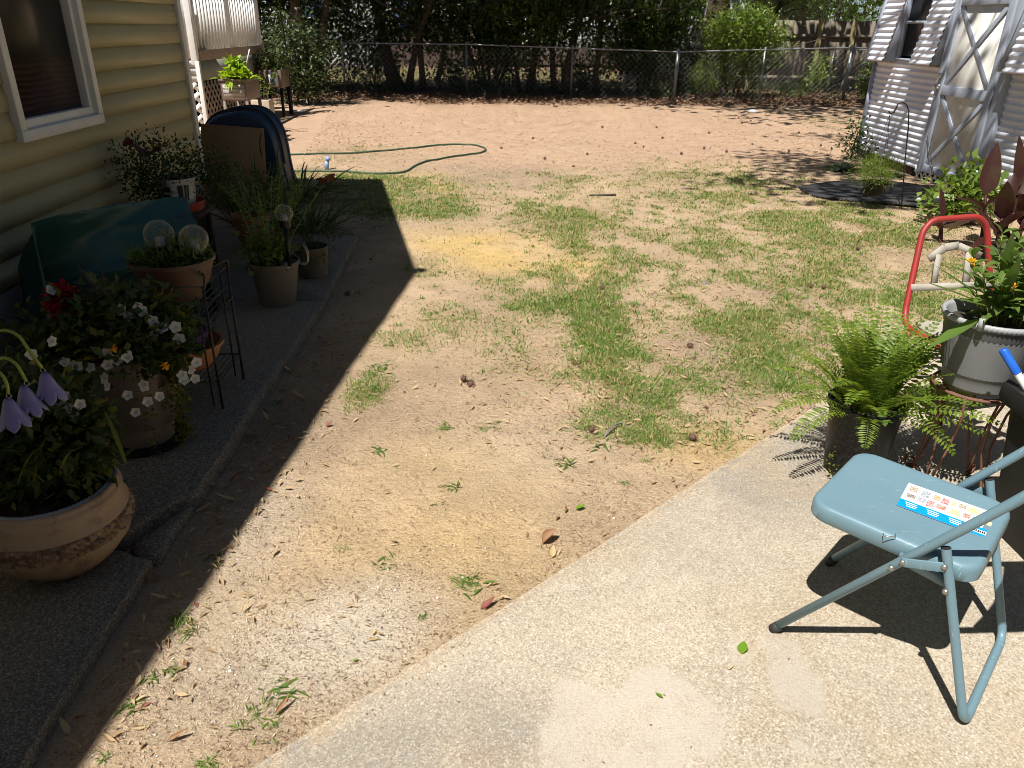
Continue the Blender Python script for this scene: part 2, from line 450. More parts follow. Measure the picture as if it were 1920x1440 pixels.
# leaves
M['grass'] = leafmat('grass blade', (.085, .172, .024), (.172, .275, .05), (.38, .35, .14), .5, .35)
M['drygrass'] = leafmat('dry grass blade', (.36, .3, .13), (.48, .4, .2), (.22, .24, .07), .6, .3)
M['litter'] = leafmat('dry leaf litter', (.3, .2, .1), (.5, .39, .22), (.22, .08, .05), .7, .15)
M['darklitter'] = leafmat('brown leaf litter', (.13, .075, .045), (.24, .15, .09), (.34, .24, .15), .75, .1)
M['treeleaf'] = leafmat('dark tree leaf', (.028, .055, .012), (.06, .1, .02), (.12, .18, .035), .36, .35)
M['treeleaf2'] = leafmat('mid green tree leaf', (.05, .09, .02), (.1, .15, .03), (.15, .18, .04), .38, .35)
M['bushleaf'] = leafmat('bright bush leaf', (.1, .17, .03), (.19, .27, .05), (.26, .28, .08), .32, .35)
M['chaff'] = leafmat('pale and brown leaf chips', (.2, .13, .08), (.52, .39, .26), (.68, .56, .41), .8, .1)
M['gravel'] = leafmat('pale gravel bits', (.3, .24, .17), (.62, .57, .48), (.75, .71, .64), .9, 0)
M['fern'] = leafmat('sword fern frond', (.1, .175, .02), (.18, .26, .035), None, .42, .4)
M['lilyleaf'] = leafmat('strap leaf', (.05, .085, .018), (.085, .12, .03), None, .45, .3)
M['stemleaf'] = leafmat('stem plant leaf', (.08, .15, .03), (.13, .21, .045), None, .42, .35)
M['darkgreen'] = leafmat('dark potted leaf', (.03, .055, .012), (.06, .09, .02), (.12, .12, .02), .5, .3)
M['jenny'] = leafmat('yellow green trailing leaf', (.1, .12, .015), (.16, .16, .02), None, .5, .3)
M['limeleaf'] = leafmat('lime leafy plant', (.2, .32, .03), (.32, .45, .05), None, .4, .4)
M['palefern'] = leafmat('pale asparagus fern', (.13, .2, .03), (.2, .28, .05), None, .5, .4)
M['canna'] = leafmat('burgundy canna leaf', (.035, .013, .011), (.06, .021, .018), None, .38, .25, noise=((.06, .042, .018), 5))
M['maroon'] = leafmat('maroon leaf', (.035, .008, .012), (.06, .012, .015), None, .5, .2)
M['spike'] = leafmat('bronze spike leaf', (.06, .045, .03), (.1, .08, .05), None, .45, .2)
M['petunia'] = leafmat('white petunia', (.5, .5, .48), (.6, .6, .59), None, .6, .25)
M['redflower'] = leafmat('red celosia', (.3, .008, .02), (.42, .012, .03), None, .6, .2)
M['orange'] = leafmat('orange flower', (.75, .3, .01), (.8, .42, .02), None, .5, .2)
M['yellow'] = leafmat('yellow flower', (.8, .5, .02), (.85, .6, .03), None, .5, .2)
M['hosta'] = leafmat('hosta leaf', (.05, .08, .03), (.09, .12, .05), None, .45, .25)
M['variegated'] = leafmat('variegated shrub leaf', (.03, .055, .015), (.055, .085, .025), (.25, .28, .15), .4, .3)
M['curled'] = leafmat('curled dead leaf', (.2, .1, .05), (.3, .17, .08), None, .6, .15)
M['freshleaf'] = leafmat('fallen green leaf', (.12, .24, .02), (.16, .3, .03), None, .4, .3)
M['redleaf'] = leafmat('fallen red leaf', (.18, .05, .035), (.22, .07, .05), None, .6, .15)
M['paleleaf'] = leafmat('fallen tan leaf', (.45, .33, .17), (.5, .38, .2), None, .6, .15)
# ------------------------------------------------------------------ ground
GRASS = [(-0.97, 7.89, 0.69, 1.06, 1.0), (-1.62, 8.5, 0.51, 0.76, 1.0), (-0.36, 7.21, 0.25, 0.57, 0.6), (-2.18, 8.91, 0.36, 0.5, 0.9), (0.59, 7.17, 0.45, 0.79, 0.8), (0.87, 6.2, 0.35, 0.69, 0.9), (1.04, 5.4, 0.23, 0.41, 0.9), (0.56, 4.91, 0.39, 0.46, 0.9), (0.28, 4.88, 0.18, 0.29, 0.7), (0.89, 8.76, 0.36, 0.65, 0.5), (0.25, 4.36, 0.23, 0.28, 0.6), (0.68, 4.2, 0.28, 0.35, 0.7), (0.46, 3.86, 0.32, 0.31, 0.6), (0.75, 3.51, 0.32, 0.26, 0.8), (0.86, 3.25, 0.2, 0.14, 0.6), (0.63, 3.09, 0.19, 0.16, 0.4), (2.01, 5.97, 0.85, 0.97, 0.5), (3.01, 6.9, 0.74, 1.05, 0.6), (3.6, 7.08, 0.61, 0.89, 0.8), (2.83, 7.78, 0.82, 1.05, 0.5), (2.6, 8.91, 0.93, 1.01, 0.45), (2.56, 5.24, 0.58, 0.77, 0.5), (1.79, 4.13, 0.56, 0.43, 0.7), (1.6, 4.2, 0.25, 0.27, 0.8), (1.51, 3.51, 0.33, 0.26, 0.6), (1.25, 4.47, 0.2, 0.3, 0.3), (-0.53, 3.92, 0.17, 0.23, 0.6), (-0.59, 3.31, 0.1, 0.24, 0.6), (-0.25, 4.27, 0.31, 0.36, 0.25), (-0.08, 5.1, 0.29, 0.25, 0.3), (-1.95, 10.79, 0.78, 0.95, 0.35), (-0.39, 5.37, 0.23, 0.4, 0.3), (0.7, 2.81, 0.14, 0.09, 0.5), (0.53, 2.93, 0.19, 0.15, 0.25), (0.96, 2.93, 0.14, 0.15, 0.3), (0.21, 3.5, 0.21, 0.19, 0.25), (1.48, 3.26, 0.15, 0.18, 0.5), (6.3, 16.43, 1.15, 1.29, 0.4), (6.22, 14.56, 0.61, 1.02, 0.5), (2.53, 4.76, 0.43, 0.66, 0.6), (3.22, 5.8, 0.42, 0.77, 0.7), (2.66, 10.39, 0.86, 0.9, 0.3), (0, 29.5, 14, 2.0, .8)]
def blobs(x, y, L):
    t = 0
    for cx, cy, rx, ry, d in L:
        t = t + d * np.exp(-(((x - cx) / rx) ** 2 + ((y - cy) / ry) ** 2) ** 1.5)
    return t
def grassd(x, y):
    hf = np.clip((fbm(x * 7 + y * 2, y * 6 - x * 2, 15) - .38) * 4, 0, 1.3)
    wide = blobs(x, y, [(2.3, 6.3, 2.2, 2.6, .34), (1.2, 8.2, 1.6, 1.3, .26), (1.2, 4.2, 1.2, 1.1, .24), (3.4, 8.6, 1.8, 1.6, .26)]) * hf
    lush = blobs(x, y, [(-1.0, 7.75, .62, .62, 1.0), (-1.55, 8.55, .5, .4, 1.0), (-.45, 7.3, .3, .35, .8)]) * np.clip((fbm(x * 5, y * 5, 19) - .2) * 3, .2, 1.2)
    return wide + lush + np.clip(blobs(x, y, GRASS), 0, 1.1) * np.clip((fbm(x * 3.2, y * 2.4, 5) - .33) * 3.6, 0.05, 1.35)
PA, PB = np.array((-1.03, 0.789)), np.array((2.42, 3.945))      # long edge of the patio
PN = np.array((PB[1] - PA[1], -(PB[0] - PA[0]))); PN /= np.linalg.norm(PN)
def patio_dist(x, y):                                            # > 0 on the patio side
    return (x - PA[0]) * PN[0] + (y - PA[1]) * PN[1]
def on_hard(x, y, m=0.0):
    a = (patio_dist(x, y) > -m) & (y < 4.2)
    b = (x < -1.03 + m) & (y < 6.05 + m)
    return a | b
def gh(x, y):
    h = (fbm(np.asarray(x) * .8, np.asarray(y) * .8, 11, 3) - .5) * .05 + (fbm(np.asarray(x) * 5, np.asarray(y) * 5, 17, 3) - .5) * .02
    return h - .004

def axis(lo, hi, step, far, ratio=1.35):
    a = list(np.arange(lo, hi + 1e-6, step)); s = step; v = a[-1]
    while v < far: s *= ratio; v += s; a.append(v)
    s = step; v = a[0]; b = []
    while v > -far: s *= ratio; v -= s; b.append(v)
    return np.array(b[::-1] + a)
gx_, gy_ = axis(-3.2, 6.2, .045, 400), axis(0.6, 13.0, .045, 500)
X, Y = np.meshgrid(gx_, gy_, indexing='ij')
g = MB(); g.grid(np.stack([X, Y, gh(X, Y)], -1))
yel = blobs(X, Y, [(.15, 5.75, .55, .62, 1.0), (-.35, 6.1, .4, .5, .7), (.62, 5.3, .3, .3, .7), (-1.0, 9.0, .5, .35, .55), (-.5, 8.35, .25, .35, .6), (.9, 2.75, .25, .2, .5), (-.3, 1.95, .5, .4, .35), (-.2, 2.4, .4, .4, .35)]) * np.clip(fbm(X * 2.5, Y * 2.5, 3) * 1.7, .3, 1.2)
pale = blobs(X, Y, [(-.45, 1.6, .22, .2, 1.0), (-.35, 1.78, .25, .2, .8), (-.8, 2.2, .16, .3, .5), (-.75, 1.6, .2, .3, .5), (.15, 2.75, .3, .3, .2)])
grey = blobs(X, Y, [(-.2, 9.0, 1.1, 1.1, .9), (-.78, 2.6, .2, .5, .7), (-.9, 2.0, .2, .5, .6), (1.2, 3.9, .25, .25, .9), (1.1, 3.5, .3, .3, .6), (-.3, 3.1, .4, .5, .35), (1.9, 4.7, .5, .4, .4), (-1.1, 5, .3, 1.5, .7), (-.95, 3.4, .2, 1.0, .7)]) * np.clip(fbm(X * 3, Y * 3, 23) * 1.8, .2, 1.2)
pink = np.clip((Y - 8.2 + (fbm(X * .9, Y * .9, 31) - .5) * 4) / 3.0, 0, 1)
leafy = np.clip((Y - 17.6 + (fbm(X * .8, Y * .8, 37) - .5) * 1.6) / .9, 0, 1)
gtint = np.clip(grassd(X, Y), 0, 1) * .75 + np.clip((Y - 23.5) / 2, 0, 1) * .5 * (Y < 33)
n1 = fbm(X * 1.7, Y * 1.7, 41)[..., None]; n2 = fbm(X * 9, Y * 9, 43)[..., None]
base = np.array((.53, .40, .27)) * (.78 + .44 * n1) * (.82 + .36 * n2)
def lay(c, f, col, amt=1.0):
    f = np.clip(f * amt, 0, 1)[..., None]; return c * (1 - f) + np.array(col) * (.85 + .3 * n2) * f
base = lay(base, pink, (.53, .365, .26), .8)
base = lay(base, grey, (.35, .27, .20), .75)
base = lay(base, yel, (.64, .46, .2), 1.05)
base = lay(base, pale, (.66, .58, .47), .8)
base = lay(base, gtint, (.24, .21, .09), .38)
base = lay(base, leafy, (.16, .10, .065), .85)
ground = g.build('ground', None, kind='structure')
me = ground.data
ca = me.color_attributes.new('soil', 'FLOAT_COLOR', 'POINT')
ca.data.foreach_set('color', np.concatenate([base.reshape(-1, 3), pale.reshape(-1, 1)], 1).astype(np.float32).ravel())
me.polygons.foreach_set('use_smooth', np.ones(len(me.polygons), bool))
m, nt, bs = _nodes('sandy yard soil')
at = nt.nodes.new('ShaderNodeAttribute'); at.attribute_name = 'soil'
col = _mix(nt, _ramp(nt, _noise(nt, 130, 4, .7), .36, .62), at.outputs[0], (.5, .5, .5), 'MULTIPLY')
nt.nodes[-1].inputs[7].default_value = (.7, .67, .64, 1)
col = _mix(nt, _ramp(nt, _noise(nt, 420, 2, .6), .52, .75), col, (1.35, 1.3, 1.25), 'MULTIPLY')
col = _mix(nt, _ramp(nt, _noise(nt, 38, 7, .8), .61, .72, 0, .38), col, (.2, .14, .1))
vo = nt.nodes.new('ShaderNodeTexVoronoi'); vo.inputs['Scale'].default_value = 95
nt.links.new(nt.nodes['geo'].outputs['Position'], vo.inputs['Vector'])
sp = _ramp(nt, vo.outputs['Distance'], .16, .26, 1, 0)
pm = nt.nodes.new('ShaderNodeMath'); pm.operation = 'MULTIPLY'; nt.links.new(sp, pm.inputs[0])
nz = _ramp(nt, _noise(nt, 9, 3), .42, .62); pm2 = nt.nodes.new('ShaderNodeMath'); pm2.operation = 'MULTIPLY'
pl = nt.nodes.new('ShaderNodeMath'); pl.operation = 'ADD'; pl.inputs[1].default_value = .08; nt.links.new(at.outputs['Alpha'], pl.inputs[0])
nt.links.new(nz, pm2.inputs[0]); nt.links.new(pl.outputs[0], pm2.inputs[1]); nt.links.new(pm2.outputs[0], pm.inputs[1])
col = _mix(nt, pm.outputs[0], col, (.62, .57, .48))
nt.links.new(col, bs.inputs['Base Color']); bs.inputs['Roughness'].default_value = .95; bs.inputs['Specular IOR Level'].default_value = .15
ad = nt.nodes.new('ShaderNodeMath'); ad.operation = 'ADD'
nt.links.new(_noise(nt, 45, 8, .72), ad.inputs[0]); nt.links.new(_noise(nt, 12, 3, .5), ad.inputs[1])
_bump(nt, bs, ad.outputs[0], .022, .9)
me.materials.clear(); me.materials.append(m)

# ------------------------------------------------------------------ patio slab
def concrete(name, attr):
    m, nt, bs = _nodes(name)
    at = nt.nodes.new('ShaderNodeAttribute'); at.attribute_name = attr
    col = at.outputs[0]
    vo = nt.nodes.new('ShaderNodeTexVoronoi'); vo.inputs['Scale'].default_value = 235
    g = nt.nodes.new('ShaderNodeNewGeometry'); g.name = 'geo'; nt.links.new(g.outputs['Position'], vo.inputs['Vector'])
    sp = nt.nodes.new('ShaderNodeSeparateColor'); nt.links.new(vo.outputs['Color'], sp.inputs[0])
    amt = nt.nodes.new('ShaderNodeMath'); amt.operation = 'MULTIPLY'
    nt.links.new(_ramp(nt, sp.outputs[0], .0, 1, .15, 1), amt.inputs[0]); nt.links.new(at.outputs['Alpha'], amt.inputs[1])
    rp = nt.nodes.new('ShaderNodeValToRGB'); e = rp.color_ramp.elements
    e[0].color = (.2, .165, .125, 1); e[1].color = (.66, .61, .53, 1); e[0].position = 0; e[1].position = 1
    for p, c in ((.25, (.3, .24, .17)), (.5, (.44, .37, .28)), (.7, (.5, .45, .37))):
        q = e.new(p); q.color = (*c, 1)
    nt.links.new(sp.outputs[1], rp.inputs[0])
    col = _mix(nt, amt.outputs[0], col, rp.outputs[0])
    col = _mix(nt, _ramp(nt, _noise(nt, 90, 5, .75), .58, .74, 0, .55), col, (.2, .16, .12))
    nt.links.new(col, bs.inputs['Base Color']); bs.inputs['Roughness'].default_value = .88; bs.inputs['Specular IOR Level'].default_value = .25
    _bump(nt, bs, _noise(nt, 170, 5, .7), .004, .8)
    return m
M['concrete'] = concrete('exposed aggregate concrete', 'slab')
def slab_attr(me, fn):
    V = np.zeros(len(me.vertices) * 3, np.float32); me.vertices.foreach_get('co', V); V = V.reshape(-1, 3)
    ca = me.color_attributes.new('slab', 'FLOAT_COLOR', 'POINT'); ca.data.foreach_set('color', fn(V[:, 0], V[:, 1]).astype(np.float32).ravel())
PATCHES = ([(0.151, 1.455), (0.213, 1.477), (0.277, 1.432), (0.321, 1.442), (0.364, 1.497), (0.432, 1.531), (0.492, 1.519), (0.505, 1.462), (0.512, 1.419), (0.558, 1.397), (0.572, 1.326), (0.563, 1.251), (0.489, 1.252), (0.447, 1.209), (0.413, 1.158), (0.124, 1.162), (0.123, 1.275)],
           [(0.742, 1.62), (0.782, 1.642), (0.814, 1.626), (0.829, 1.588), (0.857, 1.563), (0.834, 1.515), (0.879, 1.458), (0.833, 1.343), (0.773, 1.384), (0.723, 1.385), (0.715, 1.438), (0.723, 1.517), (0.739, 1.552), (0.728, 1.589)],
           [(0.717, 1.295), (0.76, 1.281), (0.786, 1.266), (0.772, 1.23), (0.735, 1.226)], [(0.669, 1.627), (0.695, 1.634), (0.709, 1.589), (0.695, 1.529), (0.646, 1.529)])
def patio_col(x, y):
    n = fbm(x * 2.2, y * 2.2, 61)[:, None]; n2 = fbm(x * 17.3 + y * 5, y * 16.1 - x * 6, 63, 2)[:, None]
    c = np.array((.43, .37, .285)) * (.82 + .36 * n) * (.85 + .3 * n2)
    st = np.clip(blobs(x, y, [(.55, 2.05, .3, .2, .35), (1.15, 2.6, .3, .28, 1.3), (-.38, 1.15, .4, .24, 1.3), (-.02, 1.36, .2, .16, .8), (1.0, 2.3, .22, .22, .7), (1.9, 2.4, .5, .4, .6)]) * (.35 + 1.3 * fbm(x * 5 + y * 2, y * 5 - x * 2, 64)), 0, 1)[:, None]
    c = c * (1 - .8 * st) + np.array((.225, .205, .18)) * .8 * st
    ru = np.clip((fbm(x * 3.3 - y, y * 3.3 + x, 65, 4) - .55) * 6, 0, 1)[:, None]; c = c * (1 - .35 * ru) + np.array((.36, .25, .14)) * .35 * ru
    ed = (np.clip(1 - patio_dist(x, y) / (.015 + .11 * fbm(x * 8 + y * 3, y * 8 - x * 3, 67)), 0, 1) * 1.2 * (fbm(x * 30 + y * 11, y * 30 - x * 11, 69) > .42))[:, None].clip(0, .8)
    c = c * (1 - ed) + np.array((.47, .36, .24)) * ed
    ra, rb_ = x * 9 + y * 6, y * 9 - x * 6
    wx = x + (fbm(ra, rb_, 73, 5) - .5) * .085; wy = y + (fbm(ra + 9, rb_ + 4, 79, 5) - .5) * .085
    p = np.zeros(len(x))
    for poly in PATCHES:
        q = np.array(poly); d = np.full(len(x), 9.0); ins = np.zeros(len(x), bool)
        for (x1, y1), (x2, y2) in zip(q, np.roll(q, -1, 0)):
            t = np.clip(((wx - x1) * (x2 - x1) + (wy - y1) * (y2 - y1)) / ((x2 - x1) ** 2 + (y2 - y1) ** 2), 0, 1)
            d = np.minimum(d, np.hypot(wx - x1 - t * (x2 - x1), wy - y1 - t * (y2 - y1)))
            cr = ((y1 > wy) != (y2 > wy)); ins ^= cr & (wx < (x2 - x1) * (wy - y1) / (y2 - y1 + 1e-12) + x1)
        p = np.maximum(p, np.clip(np.where(ins, d, -d) / .012 + .5, 0, 1))
    wear = np.clip((fbm(ra * 1.4, rb_ * 1.4, 83, 4) - .36) * 5, 0, 1)
    p = (p * (.62 + .38 * wear))[:, None]; dull = np.maximum(p, st * .45)
    c = c * (1 - p * .85) + np.array((.47, .42, .355)) * (.88 + .24 * n) * p * .85
    return np.concatenate([c, .85 - .6 * dull], 1)
pt = MB()
u = np.arange(0, 1.0001, 1 / 320.); dlen = np.linalg.norm(PB - PA); dirv = (PB - PA) / dlen
vv = np.concatenate([np.arange(0, 2.2, .015), np.arange(2.2, 6, .2)])
U, V_ = np.meshgrid(u * dlen, vv, indexing='ij')
jag = (fbm(U * 7, U * 0 + 3, 77, 4) - .5) * .012 * np.exp(-V_ / .02)
PX = PA[0] + U * dirv[0] + (V_ + jag) * PN[0]; PY = PA[1] + U * dirv[1] + (V_ + jag) * PN[1]
PZ = .034 + (fbm(PX * 1.5, PY * 1.5, 81, 2) - .5) * .004 - np.where(V_ < .02, .012, 0)
pt.grid(np.stack([PX, PY, PZ], -1)[:, ::-1])
low = np.stack([np.stack([PX[:, 0], PY[:, 0], PZ[:, 0]], -1), np.stack([PX[:, 0], PY[:, 0], PZ[:, 0] * 0 - .1], -1)], 1)
pt.grid(low[:, ::-1])
low = np.stack([np.stack([PX[-1], PY[-1], PZ[-1]], -1), np.stack([PX[-1], PY[-1], PZ[-1] * 0 - .1], -1)], 1)
pt.grid(low)
patio = pt.build('patio', M['concrete'], kind='structure', auto=50)
slab_attr(patio.data, patio_col)

# ------------------------------------------------------------------ walkway: cracked slabs along the house
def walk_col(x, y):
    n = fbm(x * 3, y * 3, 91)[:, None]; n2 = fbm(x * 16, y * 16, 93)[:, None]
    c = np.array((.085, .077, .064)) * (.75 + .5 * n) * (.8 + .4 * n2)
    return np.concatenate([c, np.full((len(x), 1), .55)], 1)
def walk_piece(outline, z):
    b = MB(); o = np.array(outline, float); n = len(o)
    # densify the edges so that they crumble a little
    pts = []
    for i in range(n):
        a, c = o[i], o[(i + 1) % n]; k = max(2, int(np.linalg.norm(c - a) / .04))
        for t in np.arange(k) / k: pts.append(a + (c - a) * t)
    p = np.array(pts); cen = p.mean(0)
    r = (fbm(p[:, 0] * 9, p[:, 1] * 9, 97, 4) - .5) * .045
    p = p + unit(cen - p) * (r[:, None] + .004)
    q = p + unit(cen - p) * .018
    N = len(p); V = [np.column_stack([p, np.full(N, -.08)]), np.column_stack([p, np.full(N, z - .014)]), np.column_stack([q, np.full(N, z)])]
    F = [(r_ * N + i, r_ * N + (i + 1) % N, (r_ + 1) * N + (i + 1) % N, (r_ + 1) * N + i) for r_ in (0, 1) for i in range(N)]
    b.add(np.concatenate(V), F + [tuple(2 * N + i for i in range(N))])
    return b
walkway = thing('walkway', None, None, (-1.7, 3, 0)); tag(walkway, kind='structure')
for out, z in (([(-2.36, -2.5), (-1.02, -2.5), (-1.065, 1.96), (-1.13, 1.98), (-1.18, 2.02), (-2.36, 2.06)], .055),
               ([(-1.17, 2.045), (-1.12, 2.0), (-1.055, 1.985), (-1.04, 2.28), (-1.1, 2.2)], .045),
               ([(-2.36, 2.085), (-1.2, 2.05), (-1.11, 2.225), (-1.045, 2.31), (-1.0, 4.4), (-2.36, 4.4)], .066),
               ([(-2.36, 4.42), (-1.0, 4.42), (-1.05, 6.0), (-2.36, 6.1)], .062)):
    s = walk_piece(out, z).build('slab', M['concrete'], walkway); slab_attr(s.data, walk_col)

# ------------------------------------------------------------------ grass, litter, far ground cover
def scatter(n, f, ylo=1.2, yhi=14.0, p=1.6, seed=1):
    r = np.random.default_rng(seed)
    u = r.random(n); a, b = ylo ** (1 - p), yhi ** (1 - p)
    y = (a + u * (b - a)) ** (1 / (1 - p))
    x = -1.1 - .13 * y + r.random(n) * (2.1 + .87 * y)
    k = (r.random(n) < f(x, y)) & ~on_hard(x, y, .01)
    return x[k], y[k]
x, y = scatter(1100000, lambda x, y: grassd(x, y) * 1.0 + .0025, 2.2, 18)
n = len(x); P = np.column_stack([x, y, gh(x, y) - .004])
D = rdir(n, .75); dry = rng.random(n) < .2 + .25 * (vnoise(x * 2, y * 2, 9) > .55)
Lb = rng.uniform(.022, .062, n) * np.clip(.65 + y * .05, .6, 1.1) * np.clip(.65 + grassd(x, y) * .4, .55, 1.25)
Wb = .0052 * np.clip(.55 + y * .16, .7, 2.6)
for sel, mt, nm, lb in ((~dry, 'grass', 'grass', 'patchy green lawn grass growing through the sandy yard'), (dry, 'drygrass', 'dry_grass', 'straw coloured dead grass mixed into the patchy lawn')):
    b = MB(); strips(b, P[sel], D[sel], Lb[sel], Wb[sel], .35, 2, 'blade', flat=True)
    b.build(nm, M[mt], label=lb, cat='grass', kind='stuff')
# ragged tufts standing out of the thin lawn
x, y = scatter(26000, lambda x, y: np.clip(grassd(x, y), 0, 1) ** 1.3 * .5, 2.3, 12, 1.3, seed=77)
m_ = len(x); k_ = 22; idx = np.repeat(np.arange(m_), k_); n = len(idx)
ox = rng.normal(0, .014, (n, 2)); P = np.column_stack([x[idx] + ox[:, 0], y[idx] + ox[:, 1], gh(x[idx], y[idx]) - .003])
D = unit(np.column_stack([ox * 28 + rng.normal(0, .35, (n, 2)), rng.uniform(.35, 1.1, n)]))
ts = rng.uniform(.55, 1.35, m_)[idx]; b = MB()
strips(b, P, D, rng.uniform(.025, .06, n) * ts, .0042 * np.clip(.6 + y[idx] * .15, .8, 2.2), rng.uniform(.2, .8, n), 2, 'blade', flat=True)
b.build('grass_tufts', M['grass'], label='ragged green grass tufts standing out of the thin lawn', cat='grass', kind='stuff')
# dry willow-like leaves over the yard
def littered(x, y):
    return np.clip(.022 + blobs(x, y, [(-.95, 4.2, .25, 2.2, .8), (-.93, 2.6, .12, 1.2, .3), (.6, 3.6, .8, .9, .4), (1.6, 4.0, 1.0, 1.0, .5), (.7, 5.0, 1.0, 1.5, .28), (-2.3, 11.0, 1.3, 1.6, 1.3), (-2.6, 12.6, 1.0, 1.4, 1.3), (-1.5, 10.3, 1.0, .8, .8), (2.5, 8.5, 1.6, 2.5, .45), (3.0, 6.5, 1.2, 1.5, .4), (1, 11, 5, 4, .12)]), 0, 1)
x, y = scatter(62000, lambda x, y: littered(x, y) * .55, 1.3, 16, 1.3, seed=4)
n = len(x); th = rng.random(n) * 2 * pi
D = np.column_stack([np.cos(th), np.sin(th), rng.normal(0, .18, n)])
L = rng.uniform(.018, .055, n) * np.clip(.7 + .03 * y, .7, 1.2); b = MB()
P = np.column_stack([x, y, gh(x, y) + rng.uniform(.003, .014, n)]) - D * L[:, None] / 2
strips(b, P, D, L, L * rng.uniform(.2, .36, n), rng.uniform(-.5, .3, n), 2, 'leaf', .3, rng.normal(0, .5, n))
b.build('leaf_litter', M['litter'], label='small dry tan leaves scattered over the dirt yard', cat='dry leaves', kind='stuff')
# chips of broken leaf over everything, thicker towards the back of the yard
for nm, nn, ylo, yhi, pp, Ls, ff, lb in (('leaf_chips', 130000, 6.0, 18.3, .3, (.018, .042), lambda x, y: np.clip(.12 + .1 * (y - 7), .1, 1) * (.35 + .9 * fbm(x * 1.3, y * .8, 27)), 'pale and brown leaf chips covering the back half of the yard'),
                                     ('leaf_crumbs', 28000, 1.2, 7.0, 1.7, (.005, .017), lambda x, y: .12 + .88 * (fbm(x * 2.2, y * 2.2, 29) > .52), 'tiny crumbs of leaf and bark over the near dirt')):
    x, y = scatter(nn, ff, ylo, yhi, pp, seed=21)
    n = len(x); th = rng.random(n) * 2 * pi; b = MB()
    leaf4(b, np.column_stack([x, y, gh(x, y) + rng.uniform(.001, .006, n)]), np.column_stack([np.cos(th), np.sin(th), rng.normal(0, .1 + .3 * (ylo > 5), n)]), rng.uniform(*Ls, n), rng.uniform(Ls[0] * .35, Ls[1] * .35, n), .15, rng.normal(0, .25, n))
    b.build(nm, M['chaff'], label=lb, cat='leaf litter', kind='stuff')
# gravel bits in the bleached dirt
x, y = scatter(42000, lambda x, y: np.clip(.05 + 1.1 * blobs(x, y, [(-.45, 1.6, .25, .22, 1.0), (-.35, 1.78, .25, .2, .8), (-.8, 2.2, .16, .3, .5), (-.75, 1.6, .2, .3, .5)]) * (fbm(x * 6, y * 6, 33) > .48), 0, 1), 1.2, 5.0, 1.9, seed=31)
n = len(x); r_ = rng.uniform(.0014, .0042, n) * (1 + (rng.random(n) < .05)); b = MB()
O = np.array([(1, 0, 0), (-1, 0, 0), (0, 1, 0), (0, -1, 0), (0, 0, .7), (0, 0, -.7)]) * rng.uniform(.6, 1.2, (n, 6, 1)); th = rng.random(n) * 6.3
O = np.stack([O[..., 0] * np.cos(th)[:, None] - O[..., 1] * np.sin(th)[:, None], O[..., 0] * np.sin(th)[:, None] + O[..., 1] * np.cos(th)[:, None], O[..., 2]], -1) * r_[:, None, None]
FO = np.array([(0, 2, 4), (2, 1, 4), (1, 3, 4), (3, 0, 4), (2, 0, 5), (1, 2, 5), (3, 1, 5), (0, 3, 5)])
b.add((O + np.column_stack([x, y, gh(x, y) + .001])[:, None]).reshape(-1, 3), (FO[None] + (np.arange(n) * 6)[:, None, None]).reshape(-1, 3))
b.build('gravel', M['gravel'], label='pale gravel bits in the bleached dirt near the patio edge', cat='gravel', kind='stuff')
# small dark bits of twig and needle
x, y = scatter(70000, lambda x, y: .2 + .5 * (fbm(x * 2, y * 2, 55) > .55), 1.2, 18, 1.5, seed=9)
n = len(x); th = rng.random(n) * 2 * pi; D = np.column_stack([np.cos(th), np.sin(th), rng.normal(0, .12, n)])
L = rng.uniform(.006, .04, n) * np.clip(.6 + .05 * y, .6, 1.3); b = MB()
strips(b, np.column_stack([x, y, gh(x, y) + .004]), D, L, .0022 * np.clip(.6 + .15 * y, .8, 2.4), rng.uniform(-.4, .2, n), 2, 'leaf', .3, flat=True)
b.build('twig_litter', M['darklitter'], label='dark bits of twig and needle strewn over the dirt', cat='twigs', kind='stuff')
# specks of soil and leaf on the patio
n = 900; u_ = rng.random(n) * 4.4; v_ = np.concatenate([rng.exponential(.08, 500), rng.random(400) * 2.2]); x = PA[0] + dirv[0] * u_ + PN[0] * (v_ + .01); y = PA[1] + dirv[1] * u_ + PN[1] * (v_ + .01)
th = rng.random(n) * 2 * pi; b = MB()
leaf4(b, np.column_stack([x, y, np.full(n, .0375)]), np.column_stack([np.cos(th), np.sin(th), rng.uniform(0, .15, n)]), rng.uniform(.003, .011, n), rng.uniform(.001, .004, n), .3)
b.build('patio_crumbs', M['darklitter'], label='specks of soil and leaf scattered on the concrete patio', cat='litter', kind='stuff')
# brown leaf layer under the trees along the fence
n = 26000; x = rng.uniform(-7, 10.5, n); y = 18.0 + rng.random(n) ** .8 * 4.6 + (fbm(x * .7, x * 0, 3) - .5) * 1.3
th = rng.random(n) * 2 * pi; D = np.column_stack([np.cos(th), np.sin(th), rng.normal(0, .35, n)]); b = MB()
leaf4(b, np.column_stack([x, y, gh(x, y) + rng.uniform(.0, .05, n)]), D, rng.uniform(.05, .11, n), rng.uniform(.025, .05, n), .3, rng.normal(0, .5, n))
b.build('fallen_leaves', M['darklitter'], label='brown leaf layer under the trees along the chain link fence', cat='fallen leaves', kind='stuff')
